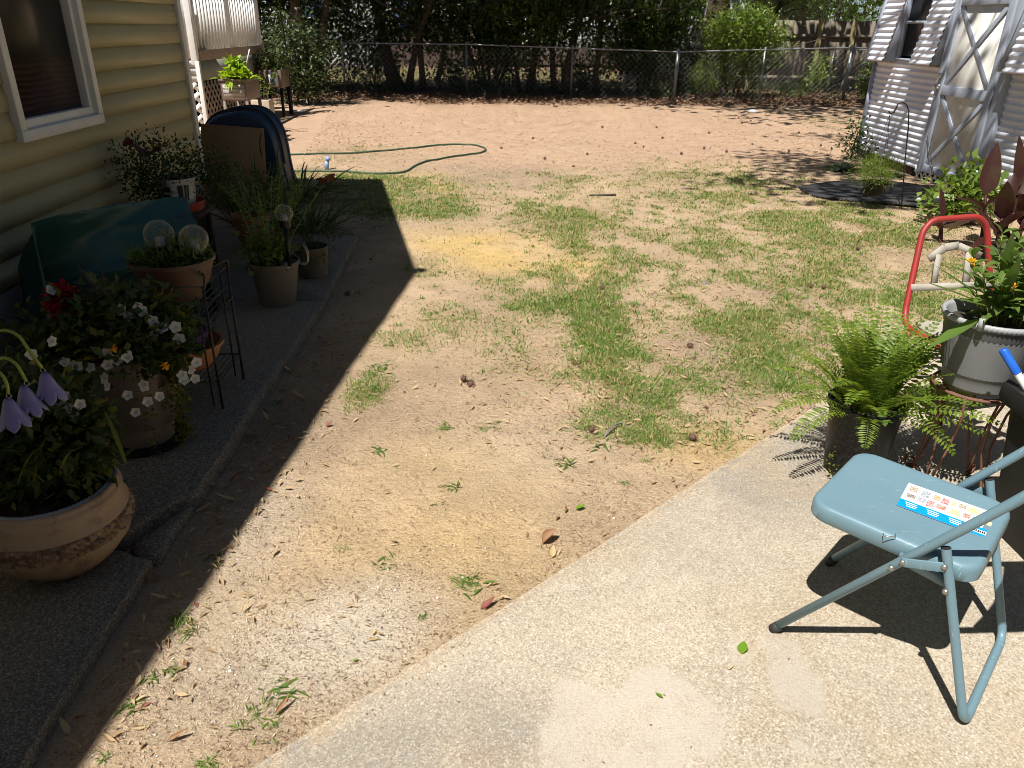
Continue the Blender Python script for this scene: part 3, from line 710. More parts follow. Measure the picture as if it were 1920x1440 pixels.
# low green growth at the fence foot and the mown lawn behind it
b = MB()
for i in range(70):
    cx = rng.uniform(-6.5, 9); cy = rng.uniform(19.6, 22.6); h = rng.uniform(.1, .3) * (1.5 if cx < 0 else .8)
    clump(b, (cx, cy, h * .6), (.5, .4, h), 130, .08, .04, 10, .07, .3, .2)
b.build('undergrowth', M['treeleaf'], label='low dark green growth along the foot of the back fence', cat='undergrowth', kind='stuff')
n = 30000; x = rng.uniform(-10, 16, n); y = rng.uniform(23.5, 32, n)
b = MB(); strips(b, np.column_stack([x, y, gh(x, y)]), rdir(n, 1.0), rng.uniform(.05, .1, n), .02, .3, 2, 'blade', flat=True)
b.build('lawn_grass', M['grass'], label='neighbouring lawn grass seen beyond the trees', cat='lawn', kind='stuff')
# ------------------------------------------------------------------ yellow house on the left
HX, HY1 = -2.36, 6.42
house = thing('house', 'yellow vinyl sided house with a white framed window along the shaded walkway', 'house', (HX, 3, 0))
WY0, WY1, WZ0, WZ1 = 4.06, 4.83, 1.07, 2.35
e = .130; z = .385; i = 0
prof = [(-.001, 0), (.0092, 0), (.0096, .079), (.0056, .0815), (-.0005, e - .001), (-.001, e - .001)]
def roofz(y): return np.interp(y, [-2.6, -.34, 3.0, 7.58], [2.5, 3.4, 4.72, 2.55])
while z < 4.5:
    ys = [y for y in np.linspace(-2.4, HY1 - .02, 181) if roofz(y) > z + e]
    if not ys: break
    y0, y1 = min(ys), max(ys)
    segs = [(y0, y1)] if (z + e <= WZ0 or z >= WZ1 or y0 > WY0) else [(y0, WY0 - .0), (WY1, y1)]
    for a, c in segs:
        MB().prism([(HX + p[0], z + p[1]) for p in prof], 1, a, c).build('siding_course', M['siding'], house)
    z += e
b = MB()
g0 = [(-2.45, .0), (HY1 - .02, .0), (HY1 - .02, 3.02), (3.0, 4.62), (-2.45, 1.75)]
# wall sheet behind the siding, with the window hole left open
for a, c, d, f in ((-2.45, WY0, .0, 2.0), (WY1, HY1 - .02, .0, 2.9), (WY0, WY1, .0, WZ0)):
    b.span((HX - .12, a, d), (HX - .002, c, f))
b.span((HX - .12, 0, WZ1), (HX - .002, HY1 - .02, 2.9))
b.prism([(0.2, 2.9), (HY1 - .3, 2.9), (3.0, 4.5)], 0, HX - .12, HX - .002)
b.span((-9, HY1 - .14, 0), (HX - .125, HY1 - .02, 2.6)); b.span((-9, -2.45, 0), (HX - .125, -2.33, 1.7))
b.span((-9.1, -2.45, 0), (-8.98, HY1 - .02, 2.6))
b.build('wall', M['siding'], house)
MB().span((HX - .11, -2.4, 0), (HX + .012, HY1 - .015, .375)).build('foundation', M['found'], house)
MB().span((HX - .02, HY1 - .03, .36), (HX + .03, HY1 + .03, 2.9)).build('corner_trim', M['trim'], house, bevel=.004)
w = MB()
for a, c in (((WY0 - .055, WZ0 - .055), (WY1 + .055, WZ0)), ((WY0 - .055, WZ1), (WY1 + .055, WZ1 + .055)), ((WY0 - .055, WZ0), (WY0, WZ1)), ((WY1, WZ0), (WY1 + .055, WZ1))):
    w.span((HX - .1, a[0], a[1]), (HX + .042, c[0], c[1]))
wf = w.build('window', M['trim'], house, bevel=.004)
w = MB()
for a, c in (((WY0, WZ0), (WY1, WZ0 + .045)), ((WY0, WZ0 + .045), (WY0 + .035, WZ1)), ((WY1 - .035, WZ0 + .045), (WY1, WZ1)), ((WY0 + .035, 1.72), (WY1 - .035, 1.76))):
    w.span((HX - .06, a[0], a[1]), (HX + .012, c[0], c[1]))
w.build('sash', M['trim'], wf, bevel=.003)
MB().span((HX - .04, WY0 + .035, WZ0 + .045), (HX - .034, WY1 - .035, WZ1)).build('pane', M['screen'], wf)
r = MB()
ry = [(-2.6, 2.57), (-.34, 3.45), (3.0, 4.75), (7.58, 2.56)]
up = [(y, z + .02) for y, z in ry]; dn = [(y, z - .12) for y, z in ry[::-1]]
for k in range(3):
    (ya, za), (yb, zb) = ry[k], ry[k + 1]
    r.prism([(ya, za - .1), (yb, zb - .1), (yb, zb), (ya, za)], 0, -9.2, HX + .30)
r.build('roof', M['roof'], house)
MB().lathe([(.001, -.06), (.05, -.05), (.06, 0), (.05, .05), (.001, .08)], 10, (HX + .27, 3.0, 4.84)).build('vent_cap', M['dark'], house)

# ------------------------------------------------------------------ white porch behind the corner
PX0, PY0, PY1 = -4.2, 12.0, 15.45
porch = thing('porch', 'raised white porch with baluster railing and lattice skirt past the house corner', 'porch', (PX0, 13, 0))
MB().span((-8, PY0 + .02, 1.06), (PX0 - .03, PY1, 1.10)).build('deck', M['weathered'], porch)
MB().span((PX0 - .05, PY0 + .06, 1.05), (PX0 + .01, PY1 + .02, 1.19)).build('rim_board', M['weathered'], porch, bevel=.004)
for y in (PY0 + .02, 13.72, PY1 - .03):
    MB().span((PX0 - .1, y - .045, 1.0), (PX0 - .012, y + .045, 2.6)).build('post', M['white'], porch, bevel=.004)
MB().span((PX0 - .09, PY0 + .06, 2.02), (PX0 - .02, PY1, 2.08)).build('top_rail', M['white'], porch)
bal = None
for i in range(23):
    y = PY0 + .2 + i * .142
    if abs(y - 13.72) < .08: continue
    if bal is None:
        bal = MB().box((0, 0, 0), (.036, .04, .83)).build('baluster', M['white'], porch, local=True); bal.location = (-.055, y - 13, 1.605)
    else: share(bal, porch, (-.055, y - 13, 1.605))
# front face (towards the camera): white board, siding, lattice
MB().span((-5.4, PY0 - .02, 1.08), (PX0 + .005, PY0 + .02, 2.3)).build('front_board', M['white'], porch)
for k in range(3):
    MB().prism([(PY0 + .0, .77 + k * .1), (PY0 - .022, .77 + k * .1), (PY0 - .006, .868 + k * .1), (PY0, .868 + k * .1)], 0, -5.4, PX0 - .05).build('siding_course', M['white'], porch)
MB().span((PX0 - .05, PY0 - .03, 0), (PX0 + .008, PY0 + .03, 1.05)).build('corner_post', M['white'], porch, bevel=.003)
MB().span((PX0 - .04, PY0 + .06, .78), (PX0 - .01, PY1, 1.045)).build('skirt_panel', M['skirt'], porch)
MB().span((-7.9, PY0 + .25, .0), (PX0 - .25, PY1 - .1, 1.0)).build('under_deck', M['dark'], porch)
MB().span((-8, 12.0, 1.1), (-7.9, 15.4, 2.8)).build('porch_wall', M['white'], porch)
MB().span((-7.9, 15.3, 1.1), (-4.9, 15.4, 2.6)).build('end_wall', M['white'], porch)
def lattice(parent, mat, fixed, axis, lo, hi, z0, z1, pitch, w, th=.008, name='lattice_strip'):
    h = z1 - z0; s = lo - h
    while s < hi:
        for k, dr in enumerate((1, -1)):
            a, za, c, zc = (s, z0, s + h, z1) if dr == 1 else (s, z1, s + h, z0)
            if a < lo: t = (lo - a) / h; za = za + (zc - za) * t; a = lo
            if c > hi: t = (hi - a) / (c - a); zc = za + (zc - za) * t; c = hi
            if c - a < .05: continue
            off = fixed + k * th * 1.05
            p0, p1 = ((off, a, za), (off, c, zc)) if axis == 1 else ((a, off, za), (c, off, zc))
            MB().beam(p0, p1, *((th, w) if axis == 1 else (th, w))).build(name, mat, parent)
        s += pitch
lattice(porch, M['tanlattice'], PX0 - .03, 1, PY0 + .06, PY1, .06, .76, .155, .036)
lattice(porch, M['white'], PY0 - .015, 0, -4.9, PX0 - .06, .06, .76, .155, .055)

# ------------------------------------------------------------------ shed on the right
SX = 5.05
shed = thing('shed', 'white corrugated metal shed with a cross braced door and lattice skirt', 'shed', (SX, 8.5, 0))
def corrugated(x0, x1, y0, y1, z0, z1, pitch=.068, amp=.0085, yl=None, yr=None):
    n = max(2, int((z1 - z0) / pitch * 8)); t = np.linspace(0, 1, n + 1)
    P = []
    L = np.hypot(z1 - z0, x1 - x0); nx, nz = -(z1 - z0) / L, (x1 - x0) / L
    for q in t:
        o = amp * sin(2 * pi * (z1 - z0) * q / pitch)
        xx, zz = x0 + (x1 - x0) * q + nx * o, z0 + (z1 - z0) * q + nz * o
        ya = y0 + ((yl or y0) - y0) * q; yb = y1 + ((yr or y1) - y1) * q
        P.append([(xx, ya + (yb - ya) * k, zz) for k in (0, .25, .5, .75, 1)])
    return MB().grid(P)
def upx(z): return 4.88 + (z - 1.23) * .2
corrugated(SX, SX, 9.13, 10.73, .1, 1.26).build('wall_sheet', M['shed'], shed, smooth=True)
corrugated(SX, SX, 4.9, 7.86, .1, 1.26).build('wall_sheet', M['shed'], shed, smooth=True)
for a, c, yr in ((10.25, 10.66, 10.76), (9.11, 9.58, None), (4.9, 7.77, None)):
    corrugated(upx(1.23), upx(2.6), a, c, 1.23, 2.6, yr=yr).build('roof_sheet', M['shed'], shed, smooth=True)
    MB().span((4.905, a + .04, 1.222), (SX - .02, c - .02, 1.25)).build('eave_board', M['ply'], shed)
# body behind the sheets
b = MB()
b.span((SX + .03, 4.9, .1), (8.0, 10.70, 1.3)); b.prism([(SX + .06, 1.3), (8.0, 1.3), (7.9, 2.62), (6.5, 3.1), (5.34, 2.62)], 1, 4.92, 10.70)
b.build('shed_body', M['shed'], shed)
MB().prism([(5.2, 2.63), (6.5, 3.14), (8.0, 2.63), (8.0, 2.6), (6.5, 3.1), (5.2, 2.6)], 1, 4.8, 10.85).build('roof', M['shed'], shed)
MB().beam((SX - .015, 10.75, .05), (SX - .015, 10.75, 1.25), .05, .04).build('corner_trim', M['shedtrim'], shed)
MB().beam((4.87, 10.68, 1.2), (5.15, 10.78, 2.6), .04, .04).build('rake_trim', M['shedtrim'], shed)
# window, deep between two cheeks
for y in (10.24, 9.59):
    MB().prism([(4.895, 1.235), (5.17, 1.235), (5.17, 2.5), (5.15, 2.5)], 1, y - .012, y + .012).build('window_cheek', M['shedtrim'], shed)
w = MB()
for a, c in (((9.605, 1.24), (10.225, 1.275)), ((9.605, 1.275), (9.64, 2.4)), ((10.19, 1.275), (10.225, 2.4)), ((9.64, 1.66), (10.19, 1.69))):
    w.span((SX - .02, a[0], a[1]), (SX + .045, c[0], c[1]))
wf = w.build('window', M['shedtrim'], shed)
MB().span((SX + .03, 9.64, 1.275), (SX + .036, 10.19, 2.4)).build('pane', M['glass'], wf)
# door with its frame, rails and braces
DY0, DY1 = 8.02, 9.02
b = MB(); b.span((SX - .05, DY1 + .005, .08), (SX + .02, DY1 + .085, 2.12)); b.build('door_jamb', M['shedtrim'], shed, bevel=.003)
b = MB(); b.span((SX - .05, DY0 - .16, .08), (SX + .02, DY0 - .02, 2.12)); b.build('door_jamb', M['shedtrim'], shed, bevel=.003)
for y in (9.125, 7.865):
    MB().prism([(4.895, 1.235), (5.16, 1.235), (5.16, 2.5), (5.14, 2.5)], 1, y - .012, y + .012).build('door_cheek', M['shedtrim'], shed)
door = MB().span((SX - .03, DY0, .1), (SX, DY1, 2.06)).build('door', M['sheddoor'], shed)
fx = SX - .043
def dbar(p, q, w, th=.024, dx=0): MB().beam((fx + dx, *p), (fx + dx, *q), th, w).build('brace', M['shedtrim'], door, bevel=.002)
dbar((DY0 + .05, .1), (DY0 + .05, 2.06), .1); dbar((DY1 - .03, .1), (DY1 - .03, 2.06), .06)
for zc in (.15, .99, 1.88): dbar((DY0 + .1, zc), (DY1 - .06, zc), .1 if zc > .2 else .08)
for z0, z1 in ((.19, .94), (1.04, 1.83)):
    dbar((DY0 + .1, z0), (DY1 - .06, z1), .055, .010, .008); dbar((DY0 + .1, z1), (DY1 - .06, z0), .055, .012, .004)
lt = MB(); lt.box((SX - .065, DY1 + .02, 1.02), (.02, .09, .05)); lt.tube([(SX - .075, DY1 - .005 + .025 * cos(a), 1.13 + .03 * sin(a)) for a in np.linspace(0, 2 * pi, 13)[:-1]], .007, 6, True)
lt.build('latch', M['bolt'], door); MB().ball((SX - .08, DY1 - .02, 1.0), .02).build('padlock', M['bolt'], door)
MB().tube([(SX - .07, DY1 - .02, .5), (SX - .07, DY1 - .2, .28), (SX - .07, DY1 - .36, .1)], .004, 5).build('string', M['rubber'], door)
MB().span((SX + .01, 7.9, .0), (SX + .05, 9.3, .09)).build('sill_void', M['dark'], shed)
lattice(shed, M['white'], SX - .02, 1, 7.4, 9.2, .0, .2, .11, .028)

# ------------------------------------------------------------------ unseen house added behind the viewer to block sky light
rh = thing('sky_block_house', 'low brown house added unseen behind the patio to block sky and bounce light', 'house', (2, -2.2, 0))
MB().span((-2.2, -6.0, 0), (9.0, -1.9, 2.7)).build('wall', M['found'], rh); MB().prism([(-6.4, 2.7), (-1.7, 2.7), (-4.0, 4.3)], 0, -2.5, 9.4).build('roof', M['roof'], rh)
# ------------------------------------------------------------------ chain link fence
FP = [(-6.6, 20.45), (-3.6, 20.2), (-.6, 19.85), (1.9, 19.5), (4.3, 19.1), (6.4, 19.35), (8.55, 19.6), (10.6, 19.9)]
def fence_h(x): return np.interp(x, [-6, -.6, 4.3, 8.55, 10.6], [1.12, 1.15, 1.07, 1.2, 1.2])
def chain_fence(pts, label, mat='galv', hf=fence_h, r=.03):
    t = thing('chain_link_fence', label, 'fence', (pts[0][0], pts[0][1], 0))
    for i, (x, y) in enumerate(pts):
        big = 1.3 if (x, y) in ((4.3, 19.1), (8.55, 19.6)) else .85
        p = MB().tube([(x, y, -.05), (x, y, hf(x) + .03)], r * big, 10).ball((x, y, hf(x) + .035), r * big * 1.1, 8, 6)
        p.build('post', M[mat], t, smooth=True)
    MB().tube([(x, y - .01, hf(x)) for x, y in pts], r * .62, 8).build('top_rail', M[mat], t, smooth=True)
    wm = MB(); pitch = .13
    for (xa, ya), (xb, yb) in zip(pts[:-1], pts[1:]):
        L = np.hypot(xb - xa, yb - ya); h = min(hf(xa), hf(xb)) - .02
        s = -h
        while s < L:
            for k, (za, zb) in enumerate(((.03, h), (h, .03))):
                a, c = s, s + h; z0, z1 = za, zb
                if a < 0: z0 = za + (zb - za) * (-a / h); a = 0
                if c > L: z1 = za + (zb - za) * ((L - s) / h); c = L
                if c - a > .02:
                    q0 = (xa + (xb - xa) * a / L, ya + (yb - ya) * a / L - .03 - k * .008, z0)
                    q1 = (xa + (xb - xa) * c / L, ya + (yb - ya) * c / L - .03 - k * .008, z1)
                    wm.tube([q0, q1], .0026, 3, caps=False)
            s += pitch
    wm.build('wire_mesh', M[mat], t, kind='stuff')
    return t
chain_fence(FP, 'grey chain link fence with galvanised posts across the back of the yard')
chain_fence([(7.4, 22.0), (9.0, 21.7), (11.6, 21.2)], 'second chain link fence with white top rail in front of the wooden fence', hf=lambda x: 1.12)
# gate posts
for (x, y, lb) in ((8.42, 19.42, 'short galvanised gate post leaning beside the tall fence post'),):
    t = thing('gate_post', lb, 'post', (x, y, 0))
    MB().tube([(x - .12, y, 0), (x + .1, y + .05, .86)], .03, 10).build('pipe', M['galv'], t, smooth=True)
    MB().tube([(x + .09, y - .04, .8), (x + .22, y + .1, .8)], .012, 6).build('hinge', M['galv'], t)

# ------------------------------------------------------------------ wooden board fence
wf_ = thing('wooden_fence', 'weathered grey board fence with posts and rails behind the chain link', 'fence', (10, 23, 0))
x = 6.9; proto = None
while x < 14.2:
    hgt = 1.80 + rng.uniform(-.02, .02)
    b = MB().span((x, 23.02 + rng.uniform(0, .008), .02), (x + .137, 23.04 + rng.uniform(0, .006), hgt)); b.build('board', M['fenceboard'], wf_)
    x += .142
for zc in (.35, 1.42):
    MB().span((6.9, 22.975, zc - .045), (14.2, 23.015, zc + .045)).build('rail', M['fenceboard'], wf_)
for px_ in (7.2, 9.02, 9.95, 11.2, 13.4):
    MB().span((px_ - .06, 22.88, 0), (px_ + .06, 22.97, 1.82)).build('post', M['fencepost'], wf_, bevel=.006)

# ------------------------------------------------------------------ trees along the fence
def limb(p0, d, L, r0, r1, k=7, wob=.06, grav=0.0):
    d = np.array(d, float); d /= np.linalg.norm(d); p = np.array(p0, float); pts = [p.copy()]
    for i in range(k):
        d = d + rng.normal(0, wob, 3); d[2] += grav; d /= np.linalg.norm(d); p = p + d * L / k; pts.append(p.copy())
    return pts, list(np.linspace(r0, r1, k + 1))
def tree(name, label, base, stems, lobes, leaf='treeleaf', bark='bark2', ls=.135, lw=.062, high=None, group=None, cat='tree', per=26, cr=.17, dens=1.45):
    t = thing(name, label, cat, (*base, 0), group=group)
    tr = MB()
    for (dx, dy, lean, r, L) in stems:
        pts, rr = limb((base[0] + dx, base[1] + dy, -.05), (*lean, 1), L, r, r * .55, 9, .07)
        rr[0] *= 1.35; tr.tube(pts, rr, 9)
        for q in range(4):
            i = int(rng.integers(3, 9)); a = rng.random() * 2 * pi
            p2, r2 = limb(pts[i], (cos(a), sin(a), .5), L * .4, rr[i] * .5, .006, 5, .15); tr.tube(p2, r2, 5)
    tr.build('trunk', M[bark], t, smooth=True)
    cr_ = MB()
    for (cx, cy, cz, rx, ry, rz, n) in lobes:
        clump(cr_, (base[0] + cx, base[1] + cy, cz), (rx, ry, rz), int(n * dens), ls, lw, per, cr, hollow=.15)
    if high:
        for (cx, cy, cz, rx, ry, rz, n, s) in high:
            clump(cr_, (cx, cy, cz), (rx, ry, rz), int(n * 1.6), s, s * .6, 10, .5, hollow=.1)
    cr_.build('crown', M[leaf], t)
    return t
G = 'trees along the back fence'
tree('shade_tree', 'tall tree with reddish twin trunks near the white porch', (-4.5, 20.0),
     [(0, 0, (-.03, 0), .15, 6), (.28, .1, (.12, .1), .1, 6)], [(-.4, .2, 2.5, 1.6, .9, .9, 2400), (.6, .6, 1.9, 1.1, .7, 1.0, 1500), (-.6, 1.2, 1.2, 1.2, .6, .6, 900)], bark='bark',
     high=[(-6.0, 17.6, 5.5, 2.6, 2.0, 1.2, 900, .3), (-4, 20, 6.5, 3.0, 2.5, 1.8, 1100, .34)], group=G)
tree('shade_tree', 'slim reddish trunk left of the twin trunked tree, above the planter box', (-5.9, 20.8), [(0, 0, (.02, 0), .14, 6)],
     [(0, 0, 2.2, 1.5, .8, 1.1, 2300)], bark='bark', high=[(-7.5, 19.5, 6, 2.2, 2.2, 1.6, 700, .32)], group=G)
tree('shade_tree', 'dark tree with a leaning forked trunk left of centre', (-2.4, 20.6),
     [(0, 0, (-.22, 0), .13, 5), (.2, .1, (-.45, .1), .08, 4.5), (.3, 0, (.1, 0), .09, 5)], [(-.8, 0, 1.9, 1.3, .7, 1.0, 2300), (.4, .3, 1.5, .8, .6, .8, 900)],
     high=[(-3.2, 18.0, 5.4, 2.2, 1.7, 1.1, 900, .3), (-2, 20.5, 6.5, 2.6, 2.4, 1.6, 900, .34)], group=G)
tree('shade_tree', 'pair of dark upright stems behind the fence left of the tall post', (-1.5, 20.5),
     [(-.2, 0, (-.02, 0), .08, 4.5), (.12, .1, (.08, 0), .07, 4.2)], [(0, .2, 1.9, 1.1, .7, 1.0, 1900), (.5, 0, 1.6, .8, .5, .8, 800)],
     high=[(-1.2, 17.7, 5.6, 2.0, 1.6, 1.0, 800, .3)], group=G)
tree('shade_tree', 'vase shaped shrub tree with many thin stems beside the fence post', (-.15, 20.9),
     [(.05 * k, .03 * k, (.16 * (k - 2.5), .05), .045, 4) for k in range(6)], [(0, 0, 1.75, 1.1, .7, .9, 2100), (.3, -.3, 1.3, .6, .4, .45, 500)],
     high=[(.6, 18.0, 5.6, 2.2, 1.6, 1.0, 850, .3), (0, 21, 6.5, 2.6, 2.4, 1.6, 800, .34)], group=G)
tree('shade_tree', 'broad leafed dark tree near the middle of the back fence', (.95, 20.6), [(0, 0, (.02, 0), .1, 5), (-.25, .1, (-.15, 0), .05, 4)],
     [(-.1, -.2, 1.75, 1.0, .7, 1.0, 2200), (.2, -.5, 1.5, .6, .4, .7, 600)], leaf='treeleaf2', high=[(2.1, 17.6, 6.0, 1.7, 1.3, .8, 260, .3)], group=G)
tree('shade_tree', 'forked dark trunk with wire caught at its foot behind the fence', (1.75, 20.4),
     [(-.12, 0, (-.16, 0), .08, 4.6), (.08, 0, (.14, 0), .11, 4.8)], [(0, 0, 2.0, 1.0, .6, .9, 1900), (-.2, -.3, 1.4, .5, .4, .5, 400)],
     high=[(2.4, 21.2, 6.4, 2.4, 2.2, 1.6, 800, .34)], group=G)
tree('shade_tree', 'thin tree with a sunlit yellow trunk and hanging leaves', (2.65, 20.9), [(0, 0, (-.03, 0), .085, 4.6)],
     [(.1, 0, 2.0, 1.0, .6, .85, 1700), (.1, -.5, 1.15, .4, .25, .4, 300)], leaf='treeleaf2', bark='bark', group=G)
tree('dark_shrub', 'dense dark evergreen shrub reaching the ground behind the middle post', (3.75, 20.6),
     [(.1 * k, 0, (.1 * (k - 1.5), 0), .04, 2.4) for k in range(4)], [(0, 0, 1.35, .75, .6, .85, 2600), (.5, .3, 1.9, .9, .6, .7, 1600), (-.2, 0, .8, .6, .5, .45, 700)], group=G, cat='shrub')
tree('shade_tree', 'thick brown tree trunk behind the sunlit flowering bush', (5.9, 22.6), [(0, 0, (.0, 0), .27, 7), (.75, .4, (.02, 0), .17, 7)],
     [(-1.0, -.6, 2.2, 1.0, .7, .6, 900), (-1.0, -1.0, 1.5, .8, .5, .5, 600)], leaf='treeleaf2', bark='bark', ls=.1,
     high=[(8.2, 20.0, 6.2, 2.2, 1.6, 1.2, 420, .3), (6.8, 23.5, 6.5, 2.4, 2.2, 1.6, 700, .34), (9.8, 22.4, 6.0, 2.2, 2, 1.4, 380, .32), (4.5, 14.2, 6.8, 1.7, 1.3, .4, 330, .3), (3.9, 15.5, 6.8, 1.2, .8, .4, 160, .3), (6.4, 15.8, 6.6, 1.4, .9, .4, 200, .3), (4.2, 12.3, 6.0, .8, .4, .3, 50, .28), (2.6, 15.6, 6.2, 1.2, .5, .3, 70, .3)], group=G)
for k, (x, y, lb, r_, h_, n_) in enumerate(((-3.3, 22.6, 'low dark bush between the leaning tree and the white porch', .9, .55, 900), (-.9, 22.4, 'low dark bush behind the pair of dark stems', .8, .4, 600),
        (.5, 23.2, 'low dark bush behind the vase shaped shrub tree', .8, .45, 600), (2.4, 22.8, 'low dark bush behind the sunlit yellow trunk', .8, .5, 700), (4.9, 21.6, 'dark bush left of the sunlit flowering bush', .7, .75, 900))):
    tree('dark_shrub', lb, (x, y), [(0, 0, (.1, 0), .02, .6), (.1, 0, (-.2, 0), .02, .6)], [(0, 0, h_, r_, .6, h_ * .8, n_)], cat='shrub', group=G)
gb = tree('flowering_bush', 'sunlit green bush with small white blooms leaning over the chain link fence', (6.0, 20.2),
     [(.1 * k - .2, 0, (.22 * (k - 2), .02), .035, 1.9) for k in range(5)], [(-.1, -.25, 1.4, .85, .55, .6, 2800), (.6, -.25, 1.25, .5, .4, .55, 1400), (0, 0, .7, .65, .5, .5, 1100), (.1, -.3, 1.75, .4, .4, .3, 600)],
     leaf='bushleaf', bark='bark', ls=.1, lw=.042, cat='bush', per=14, cr=.12)
fb = MB()
for c in ((5.55, 19.6, 1.98), (6.1, 19.55, 1.72), (6.08, 19.6, 1.5), (5.9, 19.7, 1.6)):
    strips(fb, np.repeat([c], 7, 0), rdir(7, .6), .055, .05, .2, 2, 'petal')
fb.build('bloom', M['petunia'], gb)
tree('feathery_plant', 'light green feathery plant between the fence posts', (5.15, 19.7), [(0, 0, (0, 0), .012, .5)],
     [(0, 0, .55, .32, .25, .35, 900)], leaf='palefern', ls=.09, lw=.016, cat='plant', per=10, cr=.08)
tree('yellow_green_sapling', 'yellow green sapling in front of the wooden fence near the gate', (8.0, 20.1), [(0, 0, (.1, 0), .012, .8), (0, 0, (-.15, 0), .01, .6)],
     [(.05, 0, .65, .3, .2, .35, 260)], leaf='bushleaf', ls=.1, lw=.05, cat='plant', per=8, cr=.1)
tree('climbing_vine', 'green vine climbing the fence beside the shed corner', (8.95, 19.3), [(0, 0, (0, 0), .012, .7)],
     [(.1, 0, .5, .35, .2, .5, 520), (.25, .1, .75, .2, .2, .2, 160)], leaf='treeleaf2', ls=.08, lw=.05, cat='vine', per=8, cr=.08)
tree('porch_shrub', 'loose variegated shrub growing behind the planters by the porch', (-4.1, 17.2), [(0, 0, (.1, 0), .03, 1.6), (.2, 0, (.25, 0), .025, 1.5), (-.2, 0, (-.1, 0), .02, 1.7)],
     [(.1, 0, 1.0, .75, .55, .6, 1500), (.2, 0, .5, .6, .5, .4, 600)], leaf='variegated', ls=.11, lw=.055, cat='shrub', per=10, cr=.14)
# drooping frond plant against the porch railing
t = thing('palm_sapling', 'thin stem with drooping dark leaves against the porch railing', 'plant', (-3.75, 15.2, 0))
MB().tube([(-3.72, 15.2, 0), (-3.7, 15.2, 1.0), (-3.74, 15.15, 1.75)], .012, 6).build('stem', M['bark2'], t)
b = MB()
for z_ in (1.28, 1.5, 1.72):
    for a in np.linspace(pi * .6, pi * 1.6, 6): strips(b, [(-3.72, 15.18, z_)], [(cos(a), sin(a) * .6, .5)], .32, .05, .9, 5, 'leaf')
b.build('foliage', M['darkgreen'], t)

# unseen tall trees added to the right and behind to hold back sky light
b = MB()
for x, y, h_, r_ in ((13.5, 1.0, 8, 3.6), (12.5, -5.5, 9, 3.8), (15.5, 8.5, 8.5, 3.6), (17.5, 15.5, 8, 3.6), (7.5, -11.5, 8, 3.6)):
    b.tube([(x, y, -.1), (x, y, h_)], [.3, .1], 8)
    clump(b, (x, y, h_ * .55), (r_, r_, h_ * .5), 1800, .5, .3, 10, .5, hollow=.1); clump(b, (x, y, h_), (r_ * .9, r_ * .9, h_ * .4), 1400, .5, .3, 10, .5, hollow=.1)
b.build('sky_block_trees', M['treeleaf'], label='tall unseen trees added right and behind the viewer to block sky light', cat='trees', kind='stuff')

# evergreens beyond the wooden fence and the far tree line
for k, (x, y, r_, h_, lb) in enumerate(((9.0, 27, 1.5, 3.2, 'round evergreen beyond the fence, next to the grey stucco wall'), (11.4, 28, 2.0, 3.4, 'bushy evergreen beyond the middle of the wooden fence'),
                               (14.0, 27.5, 1.7, 3.0, 'dark evergreen beyond the fence nearest the shed'))):
    tree('evergreen_tree', lb, (x, y), [(0, 0, (0, 0), .12, 3)], [(0, 0, h_ * .65, r_, r_ * .7, h_ * .5, 3800)], leaf='treeleaf2', ls=.13, lw=.035, group='evergreens beyond the wooden fence')
ft = MB()
for k in range(60):
    x = -34 + k * 1.5; y = 46 + rng.uniform(-3, 5); clump(ft, (x, y, rng.uniform(2.5, 5)), (2.6, 2.0, 3.6), 420, .55, .3, 16, .5)
ft.build('far_trees', M['treeleaf2'], label='far line of trees closing off the view behind the houses', cat='trees', kind='stuff')
# tall tree leaning its crown over the shed side of the yard; its trunk stands right of the patio
t = thing('overhanging_tree', 'tall tree right of the patio whose boughs shade the shed', 'tree', (6.4, 2.6, 0))
tr = MB(); tr.tube([(6.4, 2.6, -.1), (6.2, 2.9, 2.5), (5.6, 3.4, 5), (4.6, 4.2, 7)], [.26, .22, .17, .1], 12)
tr.tube([(5.6, 3.4, 5), (4.2, 5.4, 6.8), (3.4, 6.6, 7.6)], [.12, .08, .03], 8); tr.tube([(5.7, 3.3, 4.6), (3.8, 4.2, 6.2), (2.8, 5.0, 7.0)], [.1, .07, .03], 8)
tr.tube([(3.4, 6.6, 7.6), (3.0, 8.4, 7.3), (3.2, 9.8, 7.1)], [.04, .03, .015], 6); tr.tube([(3.8, 4.2, 6.2), (2.4, 5.6, 6.9), (.9, 5.7, 7.0)], [.07, .04, .015], 6)
tr.build('trunk', M['bark'], t, smooth=True)
cb = MB()
for c, r_, n in (((3.0, 5.5, 7.2), (.95, 1.0, .7), 190), ((1.84, 4.97, 7.0), (.75, .5, .3), 320), ((2.05, 6.45, 7.0), (.7, .8, .3), 480), ((.85, 5.6, 7.0), (.6, .38, .2), 190), ((1.9, 7.3, 7.0), (.55, .45, .2), 190), ((3.1, 9.6, 7.0), (.5, .3, .2), 90), ((3.9, 6.4, 7.6), (1.0, .9, .8), 170), ((3.0, 6.9, 7.4), (.8, .8, .6), 130), ((4.4, 5.0, 6.6), (1.0, .8, .6), 110), ((2.2, 4.8, 7.0), (.6, .5, .4), 60), ((4.6, 7.6, 8.0), (.9, .9, .6), 160)):
    clump(cb, c, r_, n, .2, .085, 12, .26, hollow=.2)
cb.build('crown', M['treeleaf2'], t)

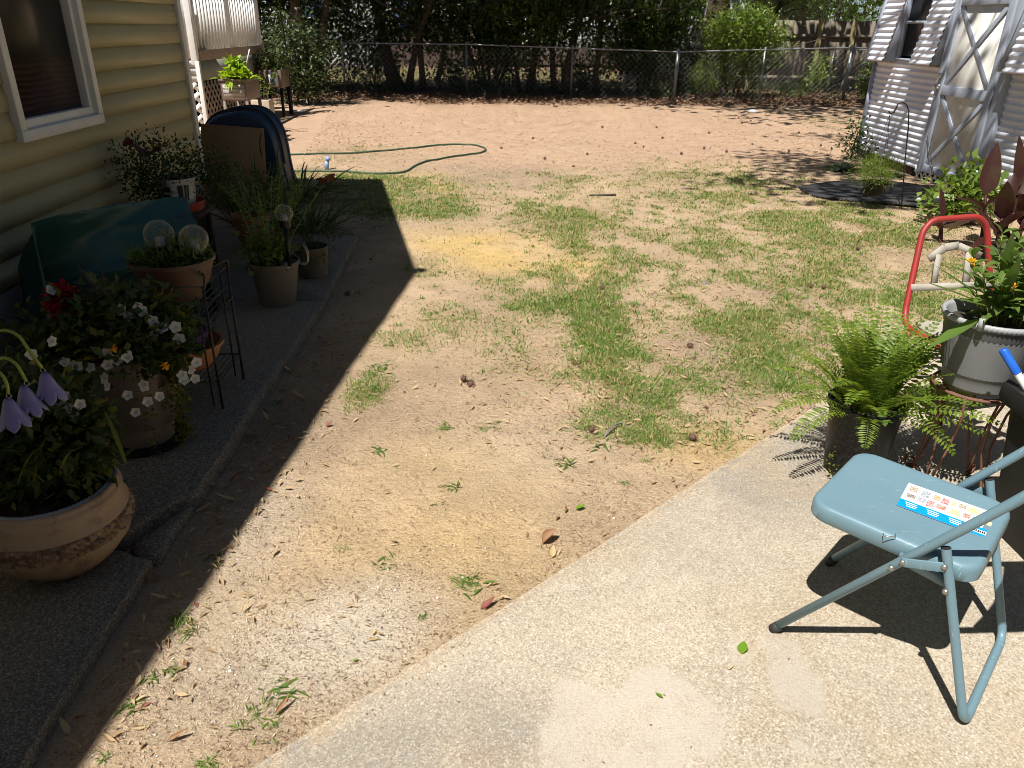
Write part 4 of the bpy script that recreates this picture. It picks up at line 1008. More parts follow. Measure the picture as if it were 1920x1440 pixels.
# ------------------------------------------------------------------ neighbours beyond the trees
nh = thing('neighbour_house', 'white house with a lattice skirted porch seen between the trees', 'house', (-3, 34, 0))
MB().span((-13, 34, 0), (-1.2, 40, 3.4)).build('wall', M['nwhite'], nh)
MB().prism([(33.5, 3.4), (40.5, 3.4), (37, 5.6)], 0, -13.4, -.8).build('roof', M['roof'], nh)
for x in (-3.4, -7.2):
    w = MB().span((x - .55, 33.96, 1.0), (x + .55, 34.02, 2.5)).build('window', M['nwhite'], nh); MB().span((x - .47, 33.94, 1.08), (x + .47, 33.965, 2.42)).build('pane', M['nwin'], w)
MB().span((-9.6, 32.2, .62), (-4.6, 34, .74)).build('deck', M['nwhite'], nh)
for i in range(30):
    MB().box((-9.5 + i * .168, 32.25, 1.2), (.05, .05, .9)).build('baluster', M['nwhite'], nh)
MB().span((-9.6, 32.2, 1.66), (-4.6, 32.3, 1.74)).build('rail', M['nwhite'], nh)
lattice(nh, M['nwhite'], 32.2, 0, -9.5, -4.6, .0, .6, .2, .07)
MB().span((-9.4, 32.6, 0), (-4.8, 32.7, .6)).build('under_deck', M['dark'], nh)
ng = thing('brown_house', 'long brown house with a low white porch wall behind the middle trees', 'house', (4, 36, 0))
MB().span((-.6, 35, 0), (14, 41, 2.9)).build('wall', M['fenceboard'], ng); MB().span((.6, 34.4, .1), (5.6, 34.98, 1.9)).build('porch_wall', M['nwhite'], ng); MB().prism([(34.4, 2.9), (41.6, 2.9), (38, 5.2)], 0, -1.0, 14.4).build('roof', M['roof'], ng)
nb = thing('stucco_shed', 'grey stucco outbuilding rising behind the flowering bush', 'shed', (7.9, 27, 0))
MB().span((7.2, 26.2, 0), (8.05, 28.6, 2.9)).build('wall', M['stucco'], nb); MB().span((7.1, 26.1, 2.9), (8.15, 28.7, 3.0)).build('roof', M['roof'], nb)
nc = thing('garden_hut', 'dark neighbouring hut with a blue window behind the trees', 'hut', (5.2, 26, 0))
MB().span((4.2, 25.2, 0), (6.3, 27.2, 2.6)).build('wall', M['stucco'], nc)
MB().prism([(24.9, 2.6), (27.5, 2.6), (26.2, 3.5)], 0, 4.0, 6.5).build('roof', M['roof'], nc)
w = MB().span((4.9, 25.14, 1.4), (5.8, 25.22, 2.4)).build('window', M['shedtrim'], nc); MB().span((4.98, 25.12, 1.48), (5.72, 25.15, 2.32)).build('pane', M['nwin'], w)
# ------------------------------------------------------------------ folding chair
PZ0 = .034
ch = thing('folding_chair', 'blue metal folding chair with a picture sticker on its seat', 'chair', (1.159, 1.309, PZ0), atan2(.725, .688))
R0, CW = .0118, .404
def arc(p, q, r, steps=6):
    return [p + (q - p) * t for t in np.linspace(0, 1, steps)]
def bend(pts, r=.05, k=6):            # polyline with rounded corners
    pts = [np.array(p, float) for p in pts]; out = [pts[0]]
    for a, b, c in zip(pts[:-2], pts[1:-1], pts[2:]):
        u = (a - b) / np.linalg.norm(a - b); w = (c - b) / np.linalg.norm(c - b)
        rr = min(r, np.linalg.norm(a - b) * .45, np.linalg.norm(c - b) * .45)
        p, q = b + u * rr, b + w * rr
        for t in np.linspace(0, 1, k): out.append((1 - t) ** 2 * p + 2 * t * (1 - t) * b + t * t * q)
    out.append(pts[-1]); return out
lo = dict(local=True)
def ty(z): return .50 - (z - .0) * .703
MB().tube(bend([(0, ty(.015), .015), (0, ty(.62), .62), (0, ty(.9), .92), (CW, ty(.9), .92), (CW, ty(.62), .62), (CW, ty(.015), .015)], .07), R0, 12).build('front_frame', M['chair'], ch, smooth=True, **lo)
MB().tube(bend([(0, .149, .467), (0, .002, .012), (CW, .002, .012), (CW, .149, .467)], .045), R0 * .95, 12, caps=False).build('rear_frame', M['chair'], ch, smooth=True, **lo)
for x_ in (0, CW):
    d_ = np.array((0, -.703, 1)); d_ /= np.linalg.norm(d_); p = np.array((x_, ty(.008), .004))
    MB().tube([p, p + d_ * .028], R0 * 1.22, 12).build('foot_cap', M['rubber'], ch, smooth=True, **lo)
    MB().tube([(x_, .1485, .4655), (x_, .1493, .4679)], R0 * .78, 12).build('tube_mouth', M['dark'], ch, **lo)
# seat pan
def rrect(x0, x1, y0, y1, r, k=8):
    out = []
    for cx, cy, a0 in ((x1 - r, y1 - r, 0), (x0 + r, y1 - r, 90), (x0 + r, y0 + r, 180), (x1 - r, y0 + r, 270)):
        for t in np.linspace(0, 90, k): a = radians(a0 + t); out.append((cx + r * cos(a), cy + r * sin(a)))
    return np.array(out)
ol = rrect(.015, .391, .073, .480, .055); cen = ol.mean(0)
def sz_(y): return .425 + (y - .075) * .035
loops = []
for s_, dz in ((.3, -.004), (.6, -.0035), (.85, -.001), (.93, 0), (.965, -.001), (.988, -.006), (1.0, -.016), (1.0, -.043), (.985, -.046), (.98, -.043)):
    q = cen + (ol - cen) * s_; loops.append(np.column_stack([q, sz_(q[:, 1]) + dz]))
b = MB(); N = len(ol); F = [(r_ * N + i, r_ * N + (i + 1) % N, (r_ + 1) * N + (i + 1) % N, (r_ + 1) * N + i) for r_ in range(len(loops) - 1) for i in range(N)]
F = [f[::-1] for f in F]
b.add(np.concatenate(loops), F + [tuple(range(N))]); seat = b.build('seat', M['chair'], ch, auto=50, **lo)
# back panel (outside the picture, but its shade falls into it)
P = []
for v in np.linspace(0, 1, 6):
    P.append([(CW * (.03 + .94 * u), ty(.70 + .2 * v) - .02 * sin(pi * u) + .008, .71 + .2 * v) for u in np.linspace(0, 1, 9)])
bp = MB().grid(P).build('backrest', M['chair'], ch, smooth=True, **lo)
sm = bp.modifiers.new('thick', 'SOLIDIFY'); sm.thickness = .006
for x_, sg in ((0, -1), (CW, 1)):
    xo = x_ + sg * (R0 + .003)
    MB().beam((xo, .224, .393), (xo, .139, .425), .005, .024).build('brace', M['chair'], ch, bevel=.002, **lo)
    for (y, z) in ((.224, .393), (.139, .425), (.244, .365), (.122, .363)):
        MB().tube([(x_ + sg * .008, y, z), (x_ + sg * (R0 + .0075), y, z)], [.0075, .0065], 10).build('bolt', M['bolt'], ch, **lo)
    MB().beam((x_ - sg * .014, .13, .37), (x_ - sg * .014, .24, .385), .004, .03).build('bracket', M['chair'], ch, **lo)
# sticker, bobby pin
def seatp(u, v, up=.0012):             # u along the sticker (x), v across (y)
    x, y = u, v; return (x, y, sz_(y) - .0035 + up)
st_c = [seatp(.345, .305), seatp(.345, .105), seatp(.2, .085), seatp(.2, .3)]
def quad(mbd, c, u0, u1, v0, v1, dz):
    c = [np.array(p) for p in c]
    def f(u, v): return c[0] * (1 - u) * (1 - v) + c[1] * u * (1 - v) + c[2] * u * v + c[3] * (1 - u) * v + np.array((0, 0, dz))
    return mbd.add([f(u0, v0), f(u0, v1), f(u1, v1), f(u1, v0)], [(0, 1, 2, 3)])
A_ = [np.array((*sz, sz_(sz[1]) - .0015)) for sz in ((.301, .314), (.314, .098), (.178, .088), (.165, .303))]
stk = quad(MB(), A_, 0, 1, 0, 1, 0).build('sticker', M['paper'], seat, **lo)
quad(MB(), A_, 0, 1, .7, 1, .0006).build('blue_band', M['blueprint'], stk, **lo)
b = MB()
for u0 in (.07, .31, .55):
    for k in range(3): quad(b, A_, u0 + .012 * k, u0 + .13 + .01 * (k % 2), .76 + .065 * k, .785 + .065 * k, .0010)
quad(b, A_, .79, .95, .8, .92, .0010)
for k in range(5): quad(b, A_, .05 + .03 * k, .07 + .03 * k, .04, .07, .0008)
b.build('white_print', M['paper'], stk, **lo)
b = MB()
for k in range(7): quad(b, A_, .80 + .021 * k, .814 + .021 * k + .004 * (k % 2), .825, .895, .0014)
b.build('black_print', M['labelblack'], stk, **lo)
pc = [(.55, .1, .06), (.12, .09, .08), (.65, .45, .3), (.2, .28, .4), (.6, .28, .1), (.3, .22, .14), (.5, .08, .1), (.35, .36, .3), (.75, .55, .15)]
M['picprint'] = None
mm, nt, bs = _nodes('sticker pictures')
gq = nt.nodes.new('ShaderNodeNewGeometry'); gq.name = 'geo'
rp = nt.nodes.new('ShaderNodeValToRGB'); rp.color_ramp.interpolation = 'CONSTANT'
for k, c in enumerate(pc):
    q = rp.color_ramp.elements.new(k / len(pc) + .001); q.color = (*c, 1)
nt.links.new(gq.outputs['Random Per Island'], rp.inputs[0])
col = _mix(nt, _ramp(nt, _noise(nt, 260, 4, .8), .45, .6), rp.outputs[0], (.7, .64, .58))
nt.links.new(col, bs.inputs['Base Color'])
b = MB()
for r_, v0 in ((0, .1), (1, .39)):
    u_ = .04
    while u_ < .93:
        w_ = rng.uniform(.05, .12); hh = rng.uniform(.15, .26)
        quad(b, A_, u_, min(.97, u_ + w_), v0 + rng.uniform(0, .03), v0 + hh, .0008); u_ += w_ + rng.uniform(.012, .05)
b.build('picture_print', mm, stk, **lo)
pin = thing('bobby_pin', 'small bent metal pin lying on the blue chair seat', 'pin', on_z(1668, 1005, PZ0 + .434))
a_, c_ = on_z(1657, 1005, PZ0 + .435), on_z(1679, 1007, PZ0 + .435); up_ = on_z(1656, 1000, PZ0 + .435); u2_ = on_z(1679, 1001, PZ0 + .435)
MB().tube([up_, a_, c_, u2_], .0013, 6).build('wire', M['bolt'], pin)

# ------------------------------------------------------------------ sword fern in its black pot
FC = np.array((1.405, 2.52, PZ0))
fern = thing('potted_fern', 'bushy sword fern in a black nursery pot behind the blue chair', 'potted plant', FC)
MB().lathe([(.105, 0), (.128, .27), (.14, .272), (.14, .295), (.131, .295), (.125, .25), (.001, .245)], 40, FC).build('pot', M['blackplastic'], fern, auto=40)
MB().lathe([(.127, .262), (.09, .268), (.001, .27)], 24, FC).build('soil', M['soil'], fern)
fr = 0
def frond(base, az, L, rise, droopk, wl=.042, parent=fern, mt='fern'):
    k = 25; t = np.linspace(0, 1, k); h = np.array((cos(az), sin(az), 0))
    ang = rise - droopk * t ** 1.4
    st_ = np.column_stack([np.cos(ang)[:, None] * h[:2], np.sin(ang)])
    pts = base + np.concatenate([np.zeros((1, 3)), np.cumsum(st_[:-1] * L / k, 0)])
    sd = np.array((-sin(az), cos(az), 0)); b = MB(); b.tube(pts, np.linspace(.0022, .0007, k), 4, caps=False)
    sc = (np.sin(pi * np.clip(.10 + .9 * t, 0, 1)) ** .55) * np.where(t < .08, .3, 1)
    up = np.cross(st_, sd); up = unit(up) * np.sign(up[:, 2:3] + 1e-6)
    for sg in (-1, 1):
        D = unit(sd * sg + st_ * .28 + up * rng.uniform(-.1, .35) + rng.normal(0, .08, (k, 3)))
        lf = wl * sc * rng.uniform(.85, 1.1, k)
        s = np.cross(D, up); s = unit(s)
        V = np.stack([pts, pts + D * lf[:, None] * .5 - st_ * (L / k * .42), pts + D * lf[:, None] - up * lf[:, None] * .12, pts + D * lf[:, None] * .5 + st_ * (L / k * .42)], 1)
        q = np.arange(k) * 4
        b.add(V.reshape(-1, 3), np.concatenate([np.stack([q, q + 1, q + 2], 1), np.stack([q, q + 2, q + 3], 1)]))
    return b.build('frond', M[mt], parent)
for i in range(78):
    az = rng.random() * 2 * pi; r_ = rng.random() ** .6
    base = FC + np.array((cos(az) * .085 * r_, sin(az) * .085 * r_, .27))
    L = rng.uniform(.26, .44) * (1.0 if r_ > .5 else 1.05)
    frond(base, az + rng.normal(0, .35), L, radians(rng.uniform(60, 88) if r_ < .75 else rng.uniform(42, 66)), radians(rng.uniform(22, 62) if r_ < .75 else rng.uniform(35, 78)))
for az, L, ri, dr in ((-.15, .46, 48, 55), (-.3, .48, 34, 40), (-.1, .44, 25, 38), (-.55, .36, 15, 45), (-1.0, .3, 20, 75), (.15, .45, 58, 60), (3.3, .34, 30, 75), (3.6, .34, 20, 80), (4.3, .22, 25, 100), (2.9, .36, 50, 70), (-.75, .4, 32, 50), (.02, .4, 10, 25)):
    frond(FC + np.array((cos(az) * .08, sin(az) * .08, .27)), az, L, radians(ri), radians(dr), .047)
b = MB(); c = FC + np.array((-.01, -.14, .285))
for k in range(4): strips(b, [c], [(cos(k * 1.5), sin(k * 1.5) - .5, .35)], .04, .034, .3, 3, 'broad')
b.build('clover_leaf', M['stemleaf'], fern)
b = MB()
clump(b, FC + np.array((-.12, -.06, .06)), (.03, .03, .05), 40, .012, .01, 8, .015); b.build('moss', M['jenny'], fern, kind='stuff')

# ------------------------------------------------------------------ grey ribbed pot on the rusty stand, milkweed
SC = np.array((1.715, 2.41, PZ0)); SH = .41
stand = thing('plant_stand', 'rusty wire plant stand with curled feet beside the black bin', 'plant stand', SC)
MB().tube([SC + np.array((.135 * cos(a), .135 * sin(a), SH)) for a in np.linspace(0, 2 * pi, 33)[:-1]], .0055, 7, True).build('ring', M['rust'], stand, smooth=True)
MB().tube([SC + np.array((.095 * cos(a), .095 * sin(a), SH - .012)) for a in np.linspace(0, 2 * pi, 33)[:-1]], .0045, 7, True).build('inner_ring', M['rust'], stand, smooth=True)
for k, az in enumerate((radians(-62), radians(28), radians(118), radians(208))):
    h = np.array((cos(az), sin(az), 0)); sd = np.array((-sin(az), cos(az), 0)); Zv = np.array((0, 0, 1))
    b = MB()
    for s_ in (-1, 1):
        p = [SC + h * .135 + sd * s_ * .05 + Zv * SH, SC + h * .11 + sd * s_ * .045 + Zv * .33, SC + h * .10 + sd * s_ * .025 + Zv * .2, SC + h * .125 + sd * s_ * .008 + Zv * .06, SC + h * .14 + sd * s_ * .006 + Zv * .022]
        b.tube(p, .0045, 6)
    b.build('leg', M['rust'], stand, smooth=True)
    cs = [SC + h * (.15 + .028 * (1 - t * .5) * cos(2 * pi * t * 1.3 + pi)) + Zv * (.024 + .024 * (1 - t * .45) * sin(-2 * pi * t * 1.3 - .2)) for t in np.linspace(0, 1, 22)]
    MB().tube(cs, .0045, 6).build('scroll', M['rust'], stand, smooth=True)
    if k > 1: continue
    sc_ = [SC + h * .136 + sd * (.05 + .03 * cos(t * 5)) + Zv * (SH + .012 + .02 * sin(t * 5)) for t in np.linspace(0, 1.1, 14)]
    MB().tube(sc_, .004, 6).build('curl', M['rust'], stand, smooth=True)
gp = thing('potted_milkweed', 'grey ribbed pot of leafy milkweed with orange and yellow flowers on the wire stand', 'potted plant', SC + np.array((0, 0, SH + .006)))
GB = SC + np.array((0, 0, SH + .006))
MB().lathe([(.001, .0), (.098, .0), (.11, .012), (.114, .035), (.119, .06), (.124, .065)], 72, GB).build('pot_base', M['greypot'], gp, auto=35)
MB().lathe([(.122, .064), (.137, .15), (.146, .21)], 110, GB, rib=.006).build('pot_body', M['greypot'], gp)
MB().lathe([(.147, .209), (.153, .23), (.155, .245)], 72, GB).build('pot_shoulder', M['greypotshade'], gp, smooth=True)
MB().lathe([(.155, .245), (.162, .247), (.163, .266), (.156, .268), (.148, .256), (.143, .2)], 144, GB, rib=.003, ribs=(1, 2)).build('pot_rim', M['greypotlight'], gp)
MB().lathe([(.146, .225), (.08, .232), (.001, .23)], 30, GB).build('soil', M['soil'], gp)
MB().tube([GB + np.array((-.12, -.115, .25)), GB + np.array((-.125, -.12, .29))], [.012, .009], 8).build('rim_clip', M['greypotlight'], gp, smooth=True)
def stem_plant(parent, base, n, h, spread, L, W, mt, pairs=7, droop=.35, stemmat='lime', rad=.05, name='stem', az0=None, tilt=1.0):
    tops = []
    for i in range(n):
        a = rng.random() * 2 * pi; r_ = rad * sqrt(rng.random())
        p0 = np.array(base) + np.array((cos(a) * r_, sin(a) * r_, 0)); hh = h * rng.uniform(.7, 1.05)
        dx = np.array((cos(a), sin(a), 0)) * spread * rng.uniform(.3, 1) * tilt
        pts = np.array([p0 + dx * t ** 1.4 + np.array((0, 0, hh * t)) for t in np.linspace(0, 1, 8)])
        s_ = MB().tube(pts, np.linspace(.0032, .0014, 8), 5).build(name, M[stemmat], parent, smooth=True)
        b = MB(); rot = rng.random() * pi
        for q in range(pairs):
            t = .2 + .8 * q / (pairs - 1); p = p0 + dx * t ** 1.4 + np.array((0, 0, hh * t)); rot += pi / 2 + rng.normal(0, .25)
            for sg in (0, pi):
                el = rng.uniform(.15, .6) + .4 * t
                strips(b, [p], [(cos(rot + sg) * cos(el), sin(rot + sg) * cos(el), sin(el))], L * rng.uniform(.7, 1.1) * (1.1 - .45 * t), W * rng.uniform(.8, 1.1) * (1.1 - .3 * t), droop, 4, 'leaf', .18)
        b.build('leaves', M[mt], s_); tops.append(pts[-1])
    return tops
stem_plant(gp, GB + np.array((0.02, 0, .23)), 15, .27, .13, .13, .036, 'stemleaf', 7, .3, rad=.1)
for px_, py_, yy in ((1737, 655, 2.2), (1733, 528, 2.32), (1748, 494, 2.36), (1792, 560, 2.22), (1900, 430, 2.3), (1915, 480, 2.2)):
    tip = on_y(px_, py_, yy); rt = GB + np.array((-.04, -.05, .3)); b = MB()
    md = rt + (tip - rt) * .25
    MB().tube([rt - np.array((0, 0, .06)), md], .0022, 5).build('stem', M['lime'], gp)
    strips(b, [md], [tip - md], np.linalg.norm(tip - md), min(.042, .16 * np.linalg.norm(tip - md)), .0, 7, 'leaf', .15); b.build('long_leaf', M['stemleaf'], gp)
for px_, py_, yy, mt in ((1820, 493, 2.33, 'yellow'), (1897, 539, 2.3, 'orange')):
    tp = on_y(px_, py_, yy); rt = GB + np.array((.03, -.02, .25)); s_ = MB().tube([rt, (rt + tp) / 2 + np.array((.01, 0, .02)), tp], .0018, 5).build('stem', M['lime'], gp)
    b = MB(); n = 26; D = rdir(n, .8); strips(b, tp + D * .006, D, .014, .008, .1, 2, 'petal'); b.build('flower', M[mt], s_)

# ------------------------------------------------------------------ black bin and the pole in it
BC = np.array((1.905, 2.03, PZ0))
bn = thing('black_bin', 'black plastic bin at the right edge behind the blue chair', 'bin', BC)
def rr(s_, z): 
    q = rrect(-.25 * s_, .25 * s_, -.19 * s_, .19 * s_, .05, 6); return np.column_stack([q + BC[:2], np.full(len(q), PZ0 + z)])
def loft(lp, cap0=True, cap1=False):
    N = len(lp[0]); F = [(r_ * N + i, r_ * N + (i + 1) % N, (r_ + 1) * N + (i + 1) % N, (r_ + 1) * N + i) for r_ in range(len(lp) - 1) for i in range(N)]
    if cap0: F.append(tuple(range(N))[::-1])
    if cap1: F.append(tuple((len(lp) - 1) * N + i for i in range(N)))
    return MB().add(np.concatenate(lp), F)
loft([rr(.72, 0), rr(.9, .455), rr(.88, .455), rr(.72, .03)], True, True).build('body', M['bin'], bn, auto=40)
loft([rr(.93, .455), rr(1.0, .46), rr(1.03, .475), rr(1.03, .51), rr(1.0, .525), rr(.9, .52), rr(.885, .45)], False).build('rim', M['bin'], bn, auto=40)
pole = thing('broom_pole', 'white pole with a worn blue end sleeve leaning in the black bin', 'pole', (1.9, 2.0, .3))
p0 = on_y(1880, 655, 2.2); pe = np.array((2.02, 1.92, PZ0 + .05)); p1 = p0 + (pe - p0) * .115; dr_ = (p1 - p0) / np.linalg.norm(p1 - p0)
MB().tube([p0, p0 + dr_ * .004, p1 - dr_ * .0, ], [.011, .0135, .0135], 12).build('sleeve', M['poleblue'], pole, smooth=False, auto=40)
MB().tube([p1, pe], .0115, 12).build('shaft', M['polewhite'], pole, auto=40)

# ------------------------------------------------------------------ red lawn chair
rc = thing('red_chair', 'old red tubular chair frame with chalky white wooden seat and back slats', 'chair', (2.0, 3.0, PZ0))
fl_ = np.array((1.935, 2.87, PZ0 + .01)); fr_ = np.array((2.36, 2.98, PZ0 + .01))
tube = [fl_, (1.86, 2.8, .39), (1.815, 2.84, .425), (1.79, 3.05, .425), (1.80, 3.10, .47), (1.86, 3.22, .80), (1.90, 3.235, .845), (2.10, 3.24, .86), (2.15, 3.245, .82), (2.235, 3.18, .46), (2.25, 3.12, .43), (2.29, 2.9, .42), (2.3, 2.87, .4), fr_]
MB().tube(bend(tube, .06, 5), .0135, 10).build('frame', M['red'], rc, smooth=True)
MB().tube(bend([(1.79, 3.0, .41), (1.755, 3.06, .37), (1.77, 3.3, .02), (2.3, 3.38, .02), (2.29, 3.1, .38), (2.26, 3.04, .41)], .06, 5), .0125, 10).build('rear_leg_frame', M['red'], rc, smooth=True)
b = MB(); q0 = [(1.845, 2.79, .437), (2.27, 2.9, .437), (2.215, 3.14, .437), (1.83, 3.07, .437)]
def corner_round(q, r=.05):
    return bend([q[0], *q, q[0]], r, 5)
qq = bend([((np.array(q0[0]) + q0[3]) / 2), q0[0], q0[1], q0[2], q0[3], ((np.array(q0[0]) + q0[3]) / 2)], .045, 5)[:-1]
qq = np.array(qq); loft([qq - (0, 0, .012), qq, qq * [1, 1, 1]], True, True).build('seat', M['whitewood'], rc)
def slat(pts, w, th=.012, nm='back_slat'):
    b = MB()
    for a, c in zip(pts[:-1], pts[1:]): b.beam(a, c, w, th, up=(0, -1, .3))
    b.build(nm, M['whitewood'], rc)
yb = lambda z: 3.085 + (z - .45) * .33
slat([(1.815, yb(.575), .575), (2.205, yb(.59), .59)], .03)
slat([(1.885, yb(.69), .692), (1.95, yb(.735), .738), (2.01, yb(.745), .747)], .034, .009); slat([(2.01, yb(.745), .747), (2.11, yb(.705), .708)], .026, .009)
slat([(1.915, yb(.59), .585), (1.925, yb(.71), .71)], .024); slat([(2.055, yb(.59), .59), (2.06, yb(.72), .72)], .03)

# ------------------------------------------------------------------ by the shed
mp = [on_z(*p, .006) for p in ((1496, 352), (1560, 342), (1640, 338), (1750, 352), (1775, 366), (1752, 388), (1690, 384), (1600, 377), (1520, 368))]
mp = np.array(bend([*mp, mp[0]], .25, 4))[:-1]; N = len(mp)
mat_ = MB().add(np.concatenate([mp, mp + (0, 0, .018)]), [(i, (i + 1) % N, N + (i + 1) % N, N + i) for i in range(N)][::1] + [tuple(N + i for i in range(N))]).build('landscape_mat', M['felt'], label='black fabric mat lying on the ground before the shed door', cat='mat')
HK = np.array((4.03, 7.45, 0))
hk = thing('shepherd_hook', 'thin black shepherd hook standing on the lawn before the shed', 'plant hook', HK)
tp_ = [HK, HK + np.array((-.15, 0, .9))]
k_ = [on_y(*p, 7.45) for p in ((1690, 392), (1697, 300), (1703, 240), (1704, 208), (1700, 196), (1692, 192), (1684, 195), (1680, 203), (1676, 211), (1670, 213), (1666, 209))]
MB().tube([k_[0] - np.array((0, 0, .08)), *k_], .0062, 8).build('rod', M['blackiron'], hk, smooth=True)
HB = on_y(1669, 213, 7.45); HPc = np.array((HB[0], 7.45, .12))
hp = thing('hanging_planter', 'grey metal bowl of feathery fern hanging on wires from the shepherd hook', 'hanging plant', HPc)
MB().lathe([(.001, 0), (.06, .003), (.1, .05), (.115, .12), (.12, .125), (.12, .135), (.11, .133), (.1, .1)], 32, HPc).build('bowl', M['bin'], hp, auto=40)
for k in range(3):
    a = k * 2.1 + .4; MB().tube([HPc + np.array((.115 * cos(a), .115 * sin(a), .13)), HB + np.array((0, 0, -.005))], .0022, 4).build('wire', M['blackiron'], hp)
b = MB(); clump(b, HPc + np.array((0, 0, .23)), (.17, .15, .09), 2600, .055, .0045, 26, .05, .5, .1); clump(b, HPc + np.array((-.06, .04, .15)), (.16, .1, .06), 160, .055, .0045, 26, .04, -.2, .3)
b.build('foliage', M['palefern'], hp)
def plant_clump(name, label, cat, c, n, L, W, mt, el=(.3, .9), droop=.4, prof='broad', k=5, group=None, rad=.08, stem=None):
    t = thing(name, label, cat, c, group=group)
    for i in range(n):
        a = rng.random() * 2 * pi; e_ = rng.uniform(*el); d_ = (cos(a) * cos(e_), sin(a) * cos(e_), sin(e_)); l_ = L * rng.uniform(.65, 1.1)
        p = np.array(c) + np.array((cos(a), sin(a), 0)) * rad * rng.random()
        b = MB(); strips(b, [p], [d_], l_, W * rng.uniform(.8, 1.1), droop * rng.uniform(.5, 1.3), k, prof, .15, rng.normal(0, .2)); b.build('leaf', M[mt], t, smooth=True)
    return t
plant_clump('hosta', 'dark hosta leaves at the foot of the shed wall, left of the hanging planter', 'plant', (4.35, 9.5, 0), 22, .3, .12, 'hosta', (.3, .8))
plant_clump('hosta', 'low broad leaves between the hanging planter and the lattice skirt', 'plant', (4.75, 9.25, 0), 14, .24, .1, 'hosta', (.2, .7))
tree('dark_shrub', 'small dark shrub at the far corner of the shed', (4.85, 10.5), [(0, 0, (0, 0), .012, .4)], [(0, 0, .26, .17, .17, .24, 220), (-.12, -.5, .12, .2, .2, .12, 110)], leaf='treeleaf', ls=.06, lw=.03, cat='shrub', per=8, cr=.05)
tree('lime_shrub', 'yellow green leafy shrub in front of the lattice skirt, behind the burgundy canna', (4.22, 6.85), [(0, 0, (0, 0), .01, .4)],
     [(0, 0, .22, .26, .26, .18, 380), (.22, .2, .28, .2, .2, .2, 160)], leaf='bushleaf', ls=.085, lw=.055, cat='shrub', per=7, cr=.06)
cn = thing('canna', 'burgundy leaved canna plant in front of the shed', 'plant', (4.0, 5.95, 0))
def cstem(base, top, leaves):
    base = np.array(base, float); top = np.array(top, float)
    s_ = MB().tube([base, (base + top) / 2 + np.array((.01, .01, 0)), top], [.02, .016, .008], 8).build('stalk', M['maroon'], cn, smooth=True)
    for t, az, el, L, W, dr in leaves:
        b = MB(); strips(b, [base + (top - base) * t], [(cos(az) * cos(el), sin(az) * cos(el), sin(el))], L, W, dr, 10, 'broad', .16, rng.normal(0, .3)); b.build('leaf', M['canna'], s_, smooth=True)
cstem((3.98, 6.0, 0), (3.9, 6.0, .42), [(.5, 3.4, .3, .36, .12, .5), (.7, 3.0, .6, .36, .11, .35), (1, 1.2, 1.35, .42, .14, .05), (.8, -.6, .6, .4, .15, .3), (.4, -1.5, .4, .38, .14, .5)])
cstem((4.12, 5.8, 0), (4.12, 5.8, .35), [(.6, .4, .9, .42, .17, .2), (.9, .9, 1.1, .48, .18, .1), (.5, -2.2, .5, .36, .14, .45), (.9, -2.6, .9, .34, .13, .3), (.3, 0, .3, .36, .13, .5)])
cstem((3.72, 6.15, 0), (3.68, 6.15, .2), [(.5, 3.3, .7, .33, .12, .25), (1, 1.9, 1.25, .28, .09, .1), (.6, -.5, .6, .3, .11, .4)])
cstem((4.3, 5.6, 0), (4.32, 5.6, .3), [(.6, 2.2, 1.0, .4, .16, .2), (.8, -1.2, .8, .36, .15, .3), (.9, .3, 1.0, .4, .16, .2)])
plant_clump('canna_sprout', 'green and cream canna leaves low in the mulch beside the burgundy canna', 'plant', (3.78, 5.35, 0), 7, .3, .1, 'hosta', (.7, 1.3), .25)
cstem((3.9, 5.7, 0), (3.88, 5.7, .3), [(.5, 2.6, .9, .4, .14, .25), (.9, 1.0, 1.2, .42, .15, .1), (.7, -1.0, .9, .4, .15, .25), (.3, 3.6, .5, .36, .12, .45), (1, -2.4, 1.2, .36, .13, .12)])
cstem((4.2, 6.1, 0), (4.2, 6.1, .45), [(.5, 3.0, .8, .4, .15, .3), (.8, .2, 1.1, .44, .16, .15), (1, 1.8, 1.3, .44, .14, .05), (.6, -1.6, .8, .4, .15, .3)])
n = 900; xx = rng.normal(4.1, .4, n); yy_ = rng.normal(5.6, .5, n); th = rng.random(n) * 2 * pi; b = MB()
strips(b, np.column_stack([xx, yy_, gh(xx, yy_) + rng.uniform(0, .03, n)]), np.column_stack([np.cos(th), np.sin(th), rng.normal(0, .2, n)]), rng.uniform(.04, .12, n), .016, 0, 1, 'petal', .1)
b.build('mulch', M['darklitter'], label='brown bark mulch around the burgundy canna', cat='mulch', kind='stuff')
# ------------------------------------------------------------------ along the shaded walkway
WZ = .062
def petunia(parent, c, r=.024, face=None, mt='petunia'):
    c = np.array(c, float)
    f = np.array(face if face is not None else (rng.normal(0, .5) + .2, -1 + rng.normal(0, .3), rng.uniform(.1, .9))); f /= np.linalg.norm(f)
    s = np.cross(f, (0, 0, 1)); s /= np.linalg.norm(s); u = np.cross(s, f)
    n = 20; V = [c - f * r * .8]; 
    for rr_, dz in ((.25, -.35), (.6, -.02), (1.0, .05)):
        for k in range(n):
            a = k * 2 * pi / n; w = 1 + (.13 * cos(5 * a) if rr_ > .9 else 0); V.append(c + (s * cos(a) + u * sin(a)) * r * rr_ * w + f * r * (dz + (.1 * sin(5 * a) if rr_ > .9 else 0)))
    F = [(0, 1 + k, 1 + (k + 1) % n) for k in range(n)]
    for q in range(2):
        F += [(1 + q * n + k, 1 + (q + 1) * n + k, 1 + (q + 1) * n + (k + 1) % n, 1 + q * n + (k + 1) % n) for k in range(n)]
    return MB().add(V, F).build('flower', M[mt], parent, smooth=True)
